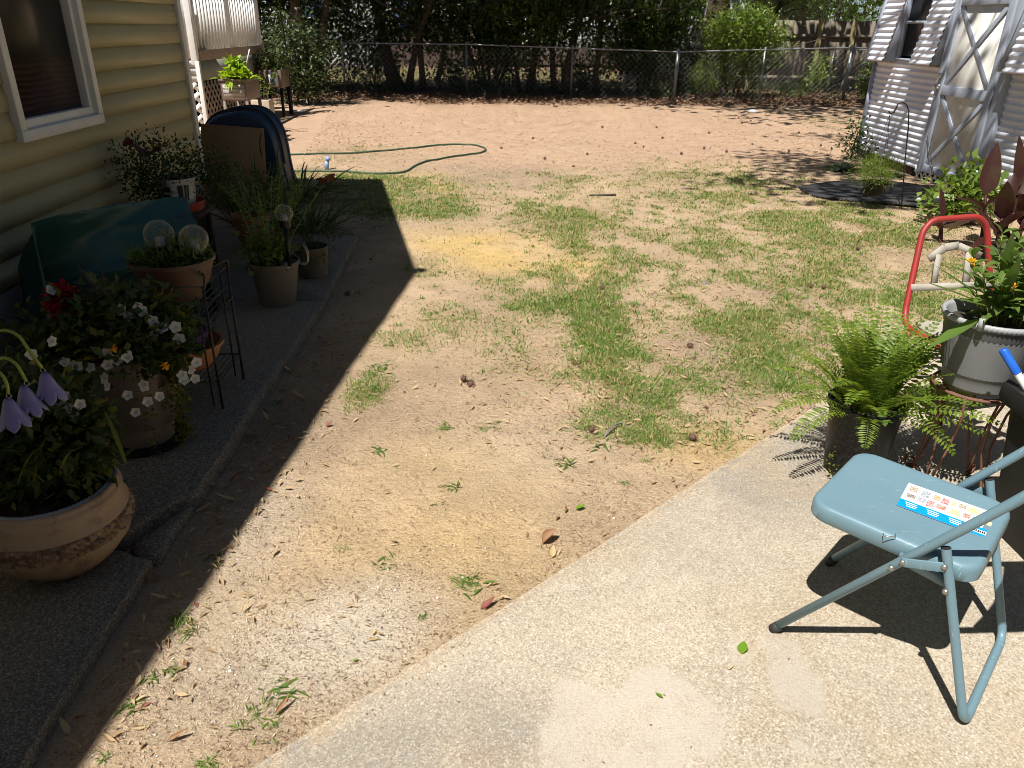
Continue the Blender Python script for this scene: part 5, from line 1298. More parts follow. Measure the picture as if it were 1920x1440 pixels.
# big ornate pot
BP = np.array((-1.315, 1.955, WZ))
bp_ = thing('potted_petunias', 'large beige terracotta pot with a scroll band, nearest the camera, full of leafy petunias', 'potted plant', BP)
MB().lathe([(0.001, 0), (0.1175, 0), (0.1261, .010), (0.1583, .04), (0.1931, .085), (0.2053, .122)], 64, BP).build('pot_foot', M['potbeige'], bp_, smooth=True)
rp_ = []
for i, z_ in enumerate(np.linspace(.122, .176, 15)):
    row = []
    for a in np.linspace(0, 2 * pi, 361):
        s1 = sin(a * 19 + 2.2 * sin(z_ * 120 + a * 5)) * sin(z_ * 150 - a * 9) + .5 * sin(a * 47 + z_ * 300)
        r_ = .2058 + .004 * sin((z_ - .122) / .054 * pi) + .007 * (0 < i < 14) * (1 if s1 > .1 else -.35)
        row.append(BP + np.array((r_ * cos(a), r_ * sin(a), z_)))
    rp_.append(row)
MB().grid(np.array(rp_)[:, ::-1]).build('relief_band', M['potrelief'], bp_)
MB().lathe([(0.2053, .176), (0.2066, .182), (0.2027, .187), (0.2001, .20), (0.1966, .208), (0.1975, .215), (0.1975, .238), (0.1949, .245), (0.1905, .249), (0.1914, .256), (0.1879, .265), (0.181, .267), (0.1775, .25)], 64, BP).build('pot_rim', M['potbeige'], bp_, auto=60)
MB().lathe([(0.1775, .2), (0.1775, .256), (0.1792, .262), (0.1705, .270), (0.1662, .26), (0.1636, .2)], 180, BP, rib=.004).build('liner', M['liner'], bp_)
MB().lathe([(0.1653, .23), (0.087, .24), (0.001, .24)], 30, BP).build('soil', M['soil'], bp_)
b = MB(); clump(b, BP + np.array((-.06, .05, .40)), (.19, .16, .17), 2800, .045, .026, 12, .035, .1, .2); clump(b, BP + np.array((.07, .03, .35)), (.09, .1, .1), 900, .04, .022, 10, .03, -.1, .2)
b.build('foliage', M['darkgreen'], bp_)
for px_, py_ in ((121, 743), (150, 758), (117, 761), (97, 761), (107, 771), (120, 775), (137, 774), (74, 771), (59, 664), (2, 721), (130, 765), (98, 640)):
    petunia(bp_, on_y(px_, py_, 2.0), .0155)
for k in range(12):
    a = rng.random() * 6.3; b = MB(); strips(b, [BP + np.array((rng.normal(0, .08), rng.normal(0, .08) - .03, .35))], [(cos(a) * .5, sin(a) * .5, 1)], rng.uniform(.15, .28), .014, .4, 5, 'strap')
    b.build('blade_leaf', M['jenny'], bp_)
# metal bellflower stake
bs_ = thing('bellflower_stake', 'lime green garden stake with three hanging lavender metal bell flowers', 'garden ornament', on_y(-60, 900, 1.8))
for hook, bell, yy in (([(-90, 900), (-70, 700), (-30, 630), (10, 617), (35, 628), (60, 665), (79, 690)], (90, 726), 1.86), ([(-70, 900), (-50, 760), (-25, 690), (5, 668), (30, 680), (44, 705), (49, 715)], (50, 747), 1.8), ([(-60, 900), (-50, 780), (-30, 715), (-8, 692), (6, 705), (14, 722), (15, 738)], (20, 768), 1.74)):
    pts = [on_y(*p, yy) for p in hook]; pts = np.array(bend(pts, .05, 4))
    h_ = MB().tube(pts, .0042, 8).build('hook', M['lime'], bs_, smooth=True)
    tp = pts[-1]; bc = on_y(*bell, yy); top = np.array((bc[0], yy, tp[2] - .012))
    MB().tube([tp + np.array((.006 * cos(a), 0, -.006 + .006 * sin(a))) for a in np.linspace(0, 2 * pi, 11)[:-1]], .0012, 5, True).build('ring', M['bolt'], h_)
    Hb = .080
    for k in range(6):
        a0 = k * pi / 3 + yy * 9; P = []
        for t in np.linspace(0, 1, 9):
            rad = .005 + .029 * t ** .7 + .016 * max(0, t - .5); wv = sin(pi * min(1, .12 + t * .72)) ** .7 * .0185
            if t > .8: wv *= sqrt(max(0.02, 1 - ((t - .8) / .2) ** 2))
            row = []
            for s in np.linspace(-1, 1, 7):
                a = a0 + s * wv / max(rad, .012); row.append(top + np.array((rad * cos(a), rad * sin(a), -Hb * t - .002 * (s * s) + .0009 * (int(round(s * 3)) % 2))))
            P.append(row)
        pet = MB().grid(P).build('petal', M['lav'], h_, smooth=True); so = pet.modifiers.new('thick', 'SOLIDIFY'); so.thickness = .0014
# ribbed pot
RP = np.array((-1.37, 2.70, WZ))
rb = thing('potted_flowers', 'ribbed taupe pot overflowing with white petunias, red blooms and bronze spikes', 'potted plant', RP)
MB().lathe([(.001, .012), (.15, .012), (.165, .03), (.16, .032), (.001, .022)], 40, RP - (0, 0, .01)).build('saucer', M['blackplastic'], rb, smooth=True)
MB().lathe([(.105, .018), (.115, .095)], 48, RP).build('pot_foot', M['ribpot'], rb, smooth=True)
MB().lathe([(.117, .095), (.15, .36), (.158, .39)], 120, RP, rib=.0095).build('pot_body', M['ribpot'], rb)
MB().lathe([(.158, .39), (.162, .4), (.15, .4), (.14, .36), (.001, .36)], 48, RP).build('soil', M['soil'], rb)
b = MB(); clump(b, RP + np.array((0, 0, .46)), (.22, .2, .13), 2200, .045, .03, 10, .04, .2, .2); clump(b, RP + np.array((.13, -.02, .41)), (.09, .1, .08), 500, .042, .03, 9, .03, 0, .2); clump(b, RP + np.array((-.2, -.02, .42)), (.2, .12, .16), 900, .045, .026, 10, .04, 0, .2)
b.build('foliage', M['darkgreen'], rb)
b = MB()
for cx, cy, n_, h0 in ((.165, -.06, 320, .42), (.17, -.02, 200, .36), (-.15, -.14, 420, .5), (-.1, -.18, 260, .42), (.1, -.16, 90, .38)):
    z_ = rng.uniform(.0, h0, n_); P = RP + np.column_stack([cx + rng.normal(0, .016, n_) , cy + rng.normal(0, .016, n_), z_ + .02]); leaf4(b, P, rdir(n_), .017, .015, .1)
b.build('trailing_leaves', M['jenny'], rb)
for px_, py_ in ((122, 679), (143, 687), (169, 689), (201, 684), (200, 661), (238, 668), (196, 709), (201, 724), (239, 741), (270, 723), (277, 753), (254, 773), (299, 743), (342, 704), (360, 692), (369, 679), (336, 635), (329, 613), (303, 614), (286, 602), (288, 624), (259, 575), (241, 592), (227, 581), (153, 607), (138, 625), (96, 544), (266, 583), (345, 712), (366, 710), (217, 675)):
    petunia(rb, on_y(px_, py_, 2.5 + .12 * (py_ < 640) - .02 * (py_ > 720)), rng.uniform(.016, .022))
b = MB()
for px_, py_, r_ in ((118, 556, .045), (132, 585, .045), (140, 610, .035), (104, 560, .03), (126, 600, .04)):
    c = on_y(px_, py_, 2.68); n_ = 160; d_ = rdir(n_); strips(b, c + d_ * r_ * rng.random((n_, 1)) ** .4, unit(d_ + rng.normal(0, .5, (n_, 3))), .026, .02, .1, 2, 'petal', .3)
b.build('red_bloom', M['redflower'], rb)
for px_, py_ in ((310, 685), (212, 652)):
    c = on_y(px_, py_, 2.48); b = MB(); strips(b, np.repeat([c], 6, 0), [(cos(a), -.4, sin(a)) for a in np.arange(6) * pi / 3], .019, .017, 0, 2, 'petal'); b.build('pansy', M['orange'], rb)
sb = RP + np.array((-.03, .08, .40))
for px_, py_, yy in ((140, 490, 2.8), (187, 500, 2.82), (215, 508, 2.85), (200, 540, 2.8), (270, 525, 2.72), (160, 505, 2.9), (300, 545, 2.7), (175, 520, 2.75)):
    tip = on_y(px_, py_, yy); b = MB(); strips(b, [sb], [tip - sb], np.linalg.norm(tip - sb), .022, 0, 6, 'strap', .25); b.build('spike_leaf', M['spike'], rb)

# wire stand with the bowl planter, bowls below
x0, x1, y0, y1, zt = -1.52, -1.155, 2.965, 3.27, .55
ws = thing('wire_stand', 'black wire plant stand with slatted shelves on the walkway edge', 'plant stand', (x0, y0, WZ))
for (x_, y_) in ((x0, y0), (x1, y0), (x1, y1), (x0, y1)):
    b = MB()
    b.tube([(x_, y_, WZ), (x_, y_, WZ + zt)], .0055, 7); b.tube([(x_ - .035 * np.sign(x_ + 1.34), y_, WZ + .02), (x_ - .035 * np.sign(x_ + 1.34), y_, WZ + zt - .04)], .004, 6)
    b.build('leg', M['blackiron'], ws, smooth=True)
for z_ in (.13, .40, zt):
    b = MB(); b.tube([(x0, y0, WZ + z_), (x1, y0, WZ + z_), (x1, y1, WZ + z_), (x0, y1, WZ + z_)], .0048, 6, True); b.build('shelf_frame', M['blackiron'], ws)
    if z_ < .45:
        for k in range(15):
            xx = x0 + (x1 - x0) * (k + .5) / 15; MB().tube([(xx, y0, WZ + z_ + .002), (xx, y1, WZ + z_ + .002)], .0025, 5).build('slat', M['blackiron'], ws)
b = MB()
for y_ in (y0, y1): b.tube(bend([(x1, y_, WZ + zt - .03), (x1 + .012, y_, WZ + zt + .03), (x1 - .05, (y0 + y1) / 2, WZ + zt + .02)], .03), .0045, 6)
b.build('top_scroll', M['blackiron'], ws)
BW = np.array((-1.325, 3.12, WZ + .462))
for k in range(12):
    xx = x0 + (x1 - x0) * (k + .5) / 12; MB().tube([(xx, y0, WZ + .455), (xx, y1, WZ + .455)], .003, 5).build('slat', M['blackiron'], ws)
bw = thing('bowl_planter', 'brown bowl planter of small succulents with two glass globes, on the wire stand', 'planter', BW)
MB().lathe([(.001, 0), (.105, 0), (.11, .012), (.112, .025), (.145, .08), (.163, .15), (.172, .153), (.172, .168), (.16, .168), (.15, .12), (.001, .12)], 56, BW).build('bowl', M['bowl'], bw, auto=40)
MB().lathe([(.154, .135), (.08, .145), (.001, .14)], 30, BW).build('soil', M['soil'], bw)
b = MB(); clump(b, BW + np.array((-.05, -.04, .16)), (.09, .08, .02), 420, .045, .01, 12, .02, .5, .1); clump(b, BW + np.array((.08, .0, .17)), (.06, .08, .03), 320, .05, .011, 12, .02, .6, .1); clump(b, BW + np.array((.0, .06, .18)), (.05, .04, .04), 160, .05, .03, 8, .02, .6, .1)
b.build('succulent', M['stemleaf'], bw)
def globe(name, label, c, r, z0, collar):
    t = thing(name, label, 'solar light', (c[0], c[1], z0), group='glass globe lights among the pots')
    MB().ball(c, r, 28, 18).build('globe', M['globe'], t, smooth=True)
    MB().lathe([(.001, -r - .03), (r * .6, -r - .028), (r * .62, -r * .78), (r * .45, -r * .76), (.001, -r * .76)], 24, c).build('collar', M['blackplastic'], t, auto=40)
    MB().lathe([(.001, -r * .1), (r * .3, -r * .15), (r * .34, -r * .76)], 16, c).build('lamp_core', M['galv'], t, smooth=True)
    MB().tube([(c[0], c[1], c[2] - r - .02), (c[0], c[1], z0)], collar, 8).build('stake', M['blackplastic'], t, smooth=True)
globe('globe_light', 'clear glass globe light, left one of the pair in the brown bowl', on_y(298, 440, 3.12), .06, WZ + .60, .012)
globe('globe_light', 'clear glass globe light, right one of the pair in the brown bowl', on_y(363, 448, 3.12), .058, WZ + .60, .012)
globe('globe_light', 'small glass globe light on a black stake in the tan pot', on_y(532, 400, 4.18), .048, WZ + .28, .012)
c = np.array((-1.33, 3.12, WZ + .138)); t = thing('terracotta_bowl', 'shallow terracotta bowl on the lower shelf of the wire stand', 'bowl', c)
MB().lathe([(.001, 0), (.09, 0), (.13, .05), (.15, .1), (.16, .103), (.16, .115), (.146, .115), (.135, .09), (.08, .02), (.001, .018)], 48, c).build('shell', M['terracotta'], t, auto=40)
c = c + np.array((-.02, -.005, .03)); t = thing('purple_bowl', 'purple bowl nested in the terracotta bowl on the wire stand', 'bowl', c)
MB().lathe([(.001, 0), (.07, 0), (.1, .05), (.122, .12), (.13, .135), (.116, .135), (.1, .09), (.06, .02), (.001, .018)], 48, c).build('shell', M['purple'], t, auto=40)
# tarp over a bench
tl, tr_, br, bl = on_z(52, 414, .74), on_z(348, 364, .64), on_z(380, 505, .36), on_z(38, 525, .40)
tp = thing('covered_bench', 'low garden bench under a dark teal tarp against the yellow house wall', 'bench', ((tl + br) / 2 * [1, 1, 0]))
def crumple(P, amp, f=4, s=0):
    P = np.array(P); n1 = fbm(P[..., 1] * f + P[..., 2] * f * .7, P[..., 0] * f, s, 4) - .5; P[..., 0] += n1 * amp; P[..., 2] += (fbm(P[..., 1] * f * 1.3, P[..., 0] * f * 2 + 5, s + 5, 4) - .5) * amp; return P
G_ = []
us = np.linspace(0, 1, 46); rows = []
for v in np.linspace(0, 1, 22):
    rows.append([(tl * (1 - u) + tr_ * u) * (1 - v) + (bl * (1 - u) + br * u) * v + np.array((.0, 0, .03 * sin(pi * v) - .02 * (abs(u - .5) * 2) ** 6)) for u in us])
for k, v in enumerate(np.linspace(.06, 1, 14)):
    fold = .05 * v
    row = []
    for u in us:
        p = (bl * (1 - u) + br * u); zt_ = p[2] * (1 - v) + (.07 + .03 * sin(u * 17)) * v
        row.append(np.array((p[0] - .02 * v + fold * sin(u * 38 + 2 * sin(u * 9)) - .05 * sin(pi * v), p[1], zt_)))
    rows.append(row)
top = np.array(rows); nv = len(rows)
vv_ = np.linspace(0, 1, nv)[:, None]; amp = .25 + .75 * np.sin(pi * np.clip(vv_ * 1.3, 0, 1)) ** .6
d1 = (fbm(top[..., 1] * 2.2 + vv_ * 1.5, vv_ * 3.5 + top[..., 1], 3, 3) - .5) * .16; rid = 1 - np.abs(fbm(top[..., 1] * 4 + vv_ * 2.2, vv_ * 5 - top[..., 1] * 1.2, 8, 3) - .5) * 4
top[..., 0] += (d1 + .02 * rid) * amp; top[..., 2] += (d1 * .7 + .02 * rid) * amp
MB().grid(top[:, ::-1]).build('tarp', M['tarp'], tp, smooth=True)
for side, nm in ((0, 'tarp_end'), (-1, 'tarp_end')):
    edge = top[:22, side]; P = []
    for v in np.linspace(0, 1, 12):
        P.append([np.array((e_[0] + .03 * sin(k * .9) * v, e_[1] + (.06 if side == -1 else -.06) * v + .02 * sin(k * 1.3) * v, e_[2] * (1 - v) + .08 * v)) for k, e_ in enumerate(edge)])
    P = np.array(P); MB().grid(P if side == 0 else P[::-1]).build(nm, M['tarp'], tp, smooth=True)
for (x_, y_) in ((tl[0] + .04, tl[1] + .1), (tr_[0] - .02, tr_[1] - .1), (bl[0] - .05, bl[1] + .1), (br[0] - .08, br[1] - .12)):
    MB().span((x_ - .02, y_ - .02, WZ), (x_ + .02, y_ + .02, .32)).build('leg', M['blackiron'], tp)
# white bucket pot with the bushy plant, on a red tray and a stool behind the bench
WP = np.array((-2.02, 5.02, .5))
st_ = thing('stool', 'small dark wooden stool holding the red tray behind the tarp', 'stool', (WP[0], WP[1], WZ))
MB().span((WP[0] - .17, WP[1] - .17, .44), (WP[0] + .17, WP[1] + .17, .468)).build('top', M['bark2'], st_)
for sx in (-1, 1):
    for sy in (-1, 1): MB().span((WP[0] + sx * .13 - .015, WP[1] + sy * .13 - .015, WZ), (WP[0] + sx * .13 + .015, WP[1] + sy * .13 + .015, .44)).build('leg', M['bark2'], st_)
t = thing('red_tray', 'red plastic tray under the white bucket by the house wall', 'tray', WP - (0, 0, .03))
MB().lathe([(.001, 0), (.15, 0), (.165, .055), (.17, .055), (.17, .06), (.158, .06), (.145, .01), (.001, .01)], 36, WP - (0, 0, .03)).build('dish', M['redtray'], t, auto=40)
wp = thing('bushy_bucket_plant', 'bushy wispy plant with maroon top leaves in a printed white bucket by the wall', 'potted plant', WP)
MB().lathe([(.001, -.018), (.1, -.018), (.122, .16), (.128, .162), (.128, .175), (.118, .175), (.11, .12), (.001, .12)], 40, WP).build('bucket', M['labelwhite'], wp, auto=40)
b = MB()
for a, w_, z_, h_ in ((-1.75, .25, .10, .018), (-1.75, .22, .07, .012), (-1.7, .2, .12, .01), (-1.0, .12, .04, .1), (-.75, .05, .05, .09), (-.6, .05, .04, .1), (-1.72, .1, .035, .025)):
    aa = np.linspace(a - w_, a + w_, 6); P = [[WP + np.array(((.106 + .13 * zz) * cos(q), (.106 + .13 * zz) * sin(q), zz)) for q in aa] for zz in (z_, z_ + h_)]
    b.grid(P)
b.build('print', M['labelblack'], wp)
b = MB(); clump(b, WP + np.array((-.08, -.02, .26)), (.26, .24, .14), 1700, .026, .016, 9, .045, .2, .2); clump(b, WP + np.array((-.12, -.12, .1)), (.1, .1, .16), 800, .026, .016, 9, .04, 0, .2); clump(b, WP + np.array((.16, .1, .2)), (.14, .16, .14), 700, .03, .018, 9, .045, .1, .2)
b.build('foliage', M['darkgreen'], wp)
b = MB()
for px_, py_ in ((230, 268), (243, 275), (255, 282), (280, 270), (290, 266), (297, 274), (268, 285), (262, 290), (285, 283)):
    c = on_x(px_, py_, -2.05); b = MB(); strips(b, [c], [(.3, 1, .1)], .085, .07, .25, 4, 'broad', .1, rng.normal(0, .4)); b.build('maroon_leaf', M['maroon'], wp)
# blue tub and board beyond the house corner
tb = thing('blue_tub', 'dark blue round topped plastic tub standing on end behind the tan board', 'tub', (-2.3, 7.4, 0))
ol = [on_y(*p, 7.3)[[0, 2]] for p in ((372, 330), (371, 280), (374, 245), (385, 225), (402, 213), (425, 207), (452, 204), (478, 208), (500, 224), (514, 247), (522, 275), (528, 310))]
ol = [np.array((-2.25 + (p[0] + 2.25) * .97, p[1] - .02)) for p in ol]; ol = np.array([(ol[0][0], .02)] + ol + [(ol[-1][0] + .05, .02)]); ol = np.array(bend([(*p, 0) for p in ol], .06, 4))[:, :2]; cn_ = np.array((ol[:, 0].mean(), .35))
lp = []
for s_, yy in ((.90, 7.26), (.95, 7.262), (.99, 7.285), (1.0, 7.32), (1.0, 7.38), (1.035, 7.385), (1.035, 7.41), (1.01, 7.415), (1.03, 7.60), (1.06, 7.605), (1.06, 7.64), (.98, 7.64)):
    q = cn_ + (ol - cn_) * s_; q[:, 1] = np.maximum(q[:, 1], .004); lp.append(np.column_stack([q[:, 0], np.full(len(q), yy), q[:, 1]]))
loft(lp, True, False).build('shell', M['bluetub'], tb, auto=45)
MB().tube([(*(cn_ + (p - cn_) * 1.04)[:1], 7.40, (cn_ + (p - cn_) * 1.04)[1]) for p in ol[3:-3]], .012, 7).build('rim_roll', M['blackplastic'], tb, smooth=True)
bd = thing('tan_board', 'tan wooden board leaning against the blue tub beyond the house corner', 'board', (-2.3, 7.15, 0))
q = [on_y(376, 330, 7.18), on_y(496, 335, 7.18), on_y(494, 241, 7.22), on_y(376, 232, 7.22)]
q[0][2] = .01; q[1][2] = .01; q = np.array(q); loft([q, q + (0, .014, 0)], True, True).build('sheet', M['board'], bd)
hd = MB().tube(bend([on_y(489, 250, 7.2), on_y(487, 262, 7.1), on_y(488, 280, 7.1), on_y(491, 292, 7.2)], .02), .006, 6).build('handle', M['blackplastic'], bd)
# day lilies
def straps(name, label, c, n, L, W, el, droop, mt='lilyleaf', cat='plant', bias=(0, 0), rad=.1):
    t = thing(name, label, cat, c)
    for i in range(n):
        a = rng.random() * 2 * pi; e_ = rng.uniform(*el); p = np.array(c) + np.array((cos(a), sin(a), 0)) * rad * rng.random()
        d_ = unit(np.array((cos(a) * cos(e_) + bias[0], sin(a) * cos(e_) + bias[1], sin(e_)))); b = MB()
        strips(b, [p], [d_], L * rng.uniform(.6, 1.1), W * rng.uniform(.7, 1.1), droop * rng.uniform(.4, 1.3), 9, 'strap', .2, rng.normal(0, .2)); b.build('leaf', M[mt], t, smooth=True)
    return t
straps('daylily', 'tall strap leaved clump in front of the tan board at the house corner', (-1.9, 6.45, .0), 110, .82, .034, (.7, 1.45), .45, rad=.24)
straps('daylily', 'upright strap leaved clump right against the tan board', (-2.12, 6.85, .0), 70, .66, .03, (.9, 1.5), .4, rad=.2)
straps('daylily', 'arching strap leaved clump reaching over the sunlit grass by the blue tub', (-1.85, 7.7, 0), 60, .72, .026, (.5, 1.3), .55, bias=(.25, 0), rad=.16)
straps('daylily', 'low dark strap leaved clump between the tan pot and the grass', (-1.5, 6.2, 0), 80, .58, .026, (.4, 1.25), .6, rad=.26)
bt = thing('butterfly_stake', 'orange and black butterfly ornament on a wire in the dark strap leaves', 'garden ornament', on_y(612, 338, 6.9))
c = on_y(612, 338, 6.9); b = MB()
for sg in (-1, 1):
    for a, l_ in ((.5, .1), (-.1, .085)): strips(b, [c], [(cos(a) * sg, .3, sin(a) * .7 + sg * .28)], l_, .06, 0, 4, 'broad', .02, .9)
b.build('wing', M['butterfly'], bt); MB().tube([c - np.array((.0, .03, 0)), c + np.array((0, .035, .012))], .005, 6).build('body', M['rubber'], bt)
MB().tube([c, c * [1, 1, 0] + np.array((-.03, 0, 0))], .0018, 5).build('wire', M['blackiron'], bt)
# tan bucket pot with tall stems
TP = np.array((-1.265, 4.36, WZ)); tn = thing('tall_stem_plant', 'tall leafy stems in a tan bucket pot on the walkway', 'potted plant', TP)
MB().lathe([(.001, 0), (.1, 0), (.138, .235), (.146, .238), (.148, .262), (.138, .264), (.13, .2), (.001, .2)], 48, TP).build('pot', M['tanpot'], tn, auto=40)
MB().lathe([(.133, .225), (.07, .235), (.001, .23)], 30, TP).build('soil', M['soil'], tn)
stem_plant(tn, TP + np.array((-.03, .03, .22)), 13, .52, .26, .085, .026, 'stemleaf', 11, .3, rad=.09)
b = MB(); clump(b, TP + np.array((-.03, 0, .3)), (.14, .12, .07), 200, .06, .035, 7, .03, .3, .2); b.build('low_leaves', M['stemleaf'], tn)
b = MB()
for k in range(3): b.tube(bend([TP + np.array((.14, -.02 + .02 * k, .25)), TP + np.array((.19, 0 + .02 * k, .23)), TP + np.array((.2, .02 * k, .3)), TP + np.array((.175, .02 * k, .36))], .04), .0022, 5)
b.build('bail', M['bolt'], tn)
MB().lathe([(.001, 0), (.022, .01), (.03, .03), (.02, .05), (.001, .052)], 14, TP + np.array((.09, -.08, .22))).build('spoon', M['galv'], tn, smooth=True)
# second tan pot, thin grass
T2 = np.array((-1.175, 4.92, WZ)); t2 = thing('thin_grass_pot', 'tan pot of thin drooping stems behind the bucket pot', 'potted plant', T2)
MB().lathe([(.001, 0), (.092, 0), (.106, .185), (.112, .19), (.112, .2), (.102, .2), (.097, .15), (.001, .15)], 40, T2).build('pot', M['tanpot'], t2, auto=40)
b = MB(); n_ = 420; strips(b, T2 + np.column_stack([rng.normal(0, .04, n_), rng.normal(0, .04, n_), np.full(n_, .16)]), rdir(n_, .9), rng.uniform(.1, .24, n_), .004, .8, 4, 'blade', flat=True); clump(b, T2 + np.array((.03, 0, .26)), (.16, .12, .07), 500, .02, .008, 8, .03)
b.build('foliage', M['darkgreen'], t2)
# more pots crowding behind: dark leafy plants by the wall
DP = np.array((-1.75, 5.6, WZ)); dpt = thing('dark_potted_shrub', 'dark leafy plant in a terracotta pot between the tarp and the strap leaves', 'potted plant', DP)
MB().lathe([(.001, 0), (.09, 0), (.13, .22), (.14, .22), (.14, .25), (.12, .25), (.11, .2), (.001, .2)], 36, DP).build('pot', M['terracotta'], dpt, auto=40)
stem_plant(dpt, DP + np.array((0, 0, .2)), 12, .42, .3, .09, .024, 'darkgreen', 10, .4, rad=.1)
DP = np.array((-1.5, 5.15, WZ)); dpt = thing('leafy_potted_plant', 'leafy plant in a terracotta pot right behind the tall stems', 'potted plant', DP)
MB().lathe([(.001, 0), (.08, 0), (.115, .2), (.125, .2), (.125, .225), (.108, .225), (.1, .18), (.001, .18)], 36, DP).build('pot', M['terracotta'], dpt, auto=40)
stem_plant(dpt, DP + np.array((0, 0, .18)), 11, .45, .28, .085, .022, 'stemleaf', 11, .4, rad=.08)

# ------------------------------------------------------------------ planters by the porch
PC = np.array((-3.5, 11.45, 0))
pb = thing('planter_box', 'raised brown planter box with a pale front panel and a bright lime leafy plant', 'planter', PC)
xa, xb, ya, yb_ = -3.71, -3.36, 11.3, 11.95
MB().span((xa, ya, .58), (xb, yb_, .83)).build('box', M['planter'], pb, bevel=.006)
MB().span((xa - .015, ya - .015, .83), (xb + .015, yb_ + .015, .86)).build('rim', M['planter'], pb, bevel=.005)
MB().span((xa + .03, ya - .012, .60), (xb - .03, ya + .002, .79)).build('front_panel', M['planterlight'], pb)
for k in range(3): MB().span((xa + .03, ya - .016, .625 + .055 * k), (xb - .03, ya - .011, .632 + .055 * k)).build('panel_line', M['planter'], pb)
for x_ in (xa + .02, xb - .02):
    for y_ in (ya + .02, yb_ - .02): MB().span((x_ - .02, y_ - .02, 0), (x_ + .02, y_ + .02, .58)).build('leg', M['planter'], pb)
b = MB()
for cx, cz, n_ in ((-.02, .95, 60), (.0, 1.0, 60), (-.02, 1.06, 50), (-.15, .92, 40), (.13, .92, 40), (-.04, 1.12, 24)):
    for i in range(n_):
        a = rng.random() * 6.3; e_ = rng.uniform(.1, 1.4)
        strips(b, [PC + np.array((cx + rng.normal(0, .04), -.02 + rng.normal(0, .08), cz - .06))], [(cos(a) * cos(e_), sin(a) * cos(e_), sin(e_))], rng.uniform(.1, .2), rng.uniform(.045, .075), .3, 4, 'broad', .15, rng.normal(0, .4))
b.build('foliage', M['limeleaf'], pb)
MB().tube([on_y(460, 130, 11.5), on_y(468, 92, 11.5)], .009, 6).build('plant_stick', M['labelwhite'], pb)
b = MB(); 
for k in range(3): strips(b, [PC + np.array((-.1 + .03 * k, -.17, .84))], [(.06 + .05 * k, -1, -.25)], .16, .04, .5, 4, 'broad')
b.build('hanging_leaf', M['limeleaf'], pb)
BPc = np.array((-3.51, 12.55, 0)); t = thing('beige_block_pot', 'square beige pot of thin stems between the two raised planters', 'planter', BPc)
MB().span((-3.66, 12.42, .18), (-3.38, 12.7, .5)).build('pot', M['beigepot'], t, bevel=.012); MB().span((-3.62, 12.46, 0), (-3.42, 12.66, .18)).build('base', M['found'], t)
stem_plant(t, (-3.52, 12.56, .48), 9, .5, .25, .1, .03, 'stemleaf', 6, .4, rad=.1)
MB().span((-3.64, 12.44, .49), (-3.4, 12.68, .503)).build('soil', M['soil'], t)
P2 = np.array((-3.95, 14.75, 0)); t = thing('tall_planter', 'dark planter on tall legs with a picture label on its end', 'planter', P2)
MB().span((-4.15, 14.72, .5), (-3.74, 15.3, .8)).build('box', M['planter'], t, bevel=.006)
MB().span((-3.96, 14.705, .53), (-3.8, 14.718, .77)).build('label', M['labelwhite'], t); MB().span((-3.94, 14.70, .55), (-3.85, 14.706, .66)).build('label_picture', M['nwin'], t); MB().span((-3.9, 14.70, .665), (-3.83, 14.706, .75)).build('label_picture', M['board'], t)
for x_, y_ in ((-3.77, 14.75), (-3.77, 15.27), (-4.12, 14.75), (-4.12, 15.27)): MB().span((x_ - .022, y_ - .022, 0), (x_ + .022, y_ + .022, .5)).build('leg', M['blackplastic'], t)
b = MB(); clump(b, (-3.95, 15.0, .95), (.3, .3, .2), 500, .09, .045, 8, .07); b.build('foliage', M['darkgreen'], t)
# ------------------------------------------------------------------ hose and nozzle
hs_ = [(-2.75, 10.33), (-2.26, 10.45), (-1.6, 10.73), (-0.99, 11.27), (-0.63, 11.57), (-0.24, 11.6), (-0.06, 11.19), (-0.12, 10.78), (-0.43, 10.44), (-0.82, 9.98), (-0.95, 9.61), (-0.99, 9.3), (-1.13, 9.15), (-1.43, 9.1), (-1.75, 9.19), (-2.0, 9.18), (-2.24, 9.16), (-2.6, 9.1)]
hp_ = np.array(bend([(x, y, 0) for x, y in hs_], .3, 5)); hp_[:, 2] = gh(hp_[:, 0], hp_[:, 1]) + .015
MB().tube(hp_, .0115, 8).build('garden_hose', M['hose'], smooth=True, label='green garden hose looped over the dirt and grass', cat='hose')
c = on_z(613, 318, .0); t = thing('hose_nozzle', 'pale blue plastic spray nozzle standing in the grass near the hose', 'nozzle', c)
MB().tube([c, c + (.0, 0, .05), c + (.015, 0, .1)], [.022, .03, .02], 10).build('body', M['nozzle'], t, smooth=True)
MB().ball(c + np.array((.02, 0, .125)), .035, 10, 8, (1, 1, .8)).build('head', M['nozzle'], t, smooth=True)
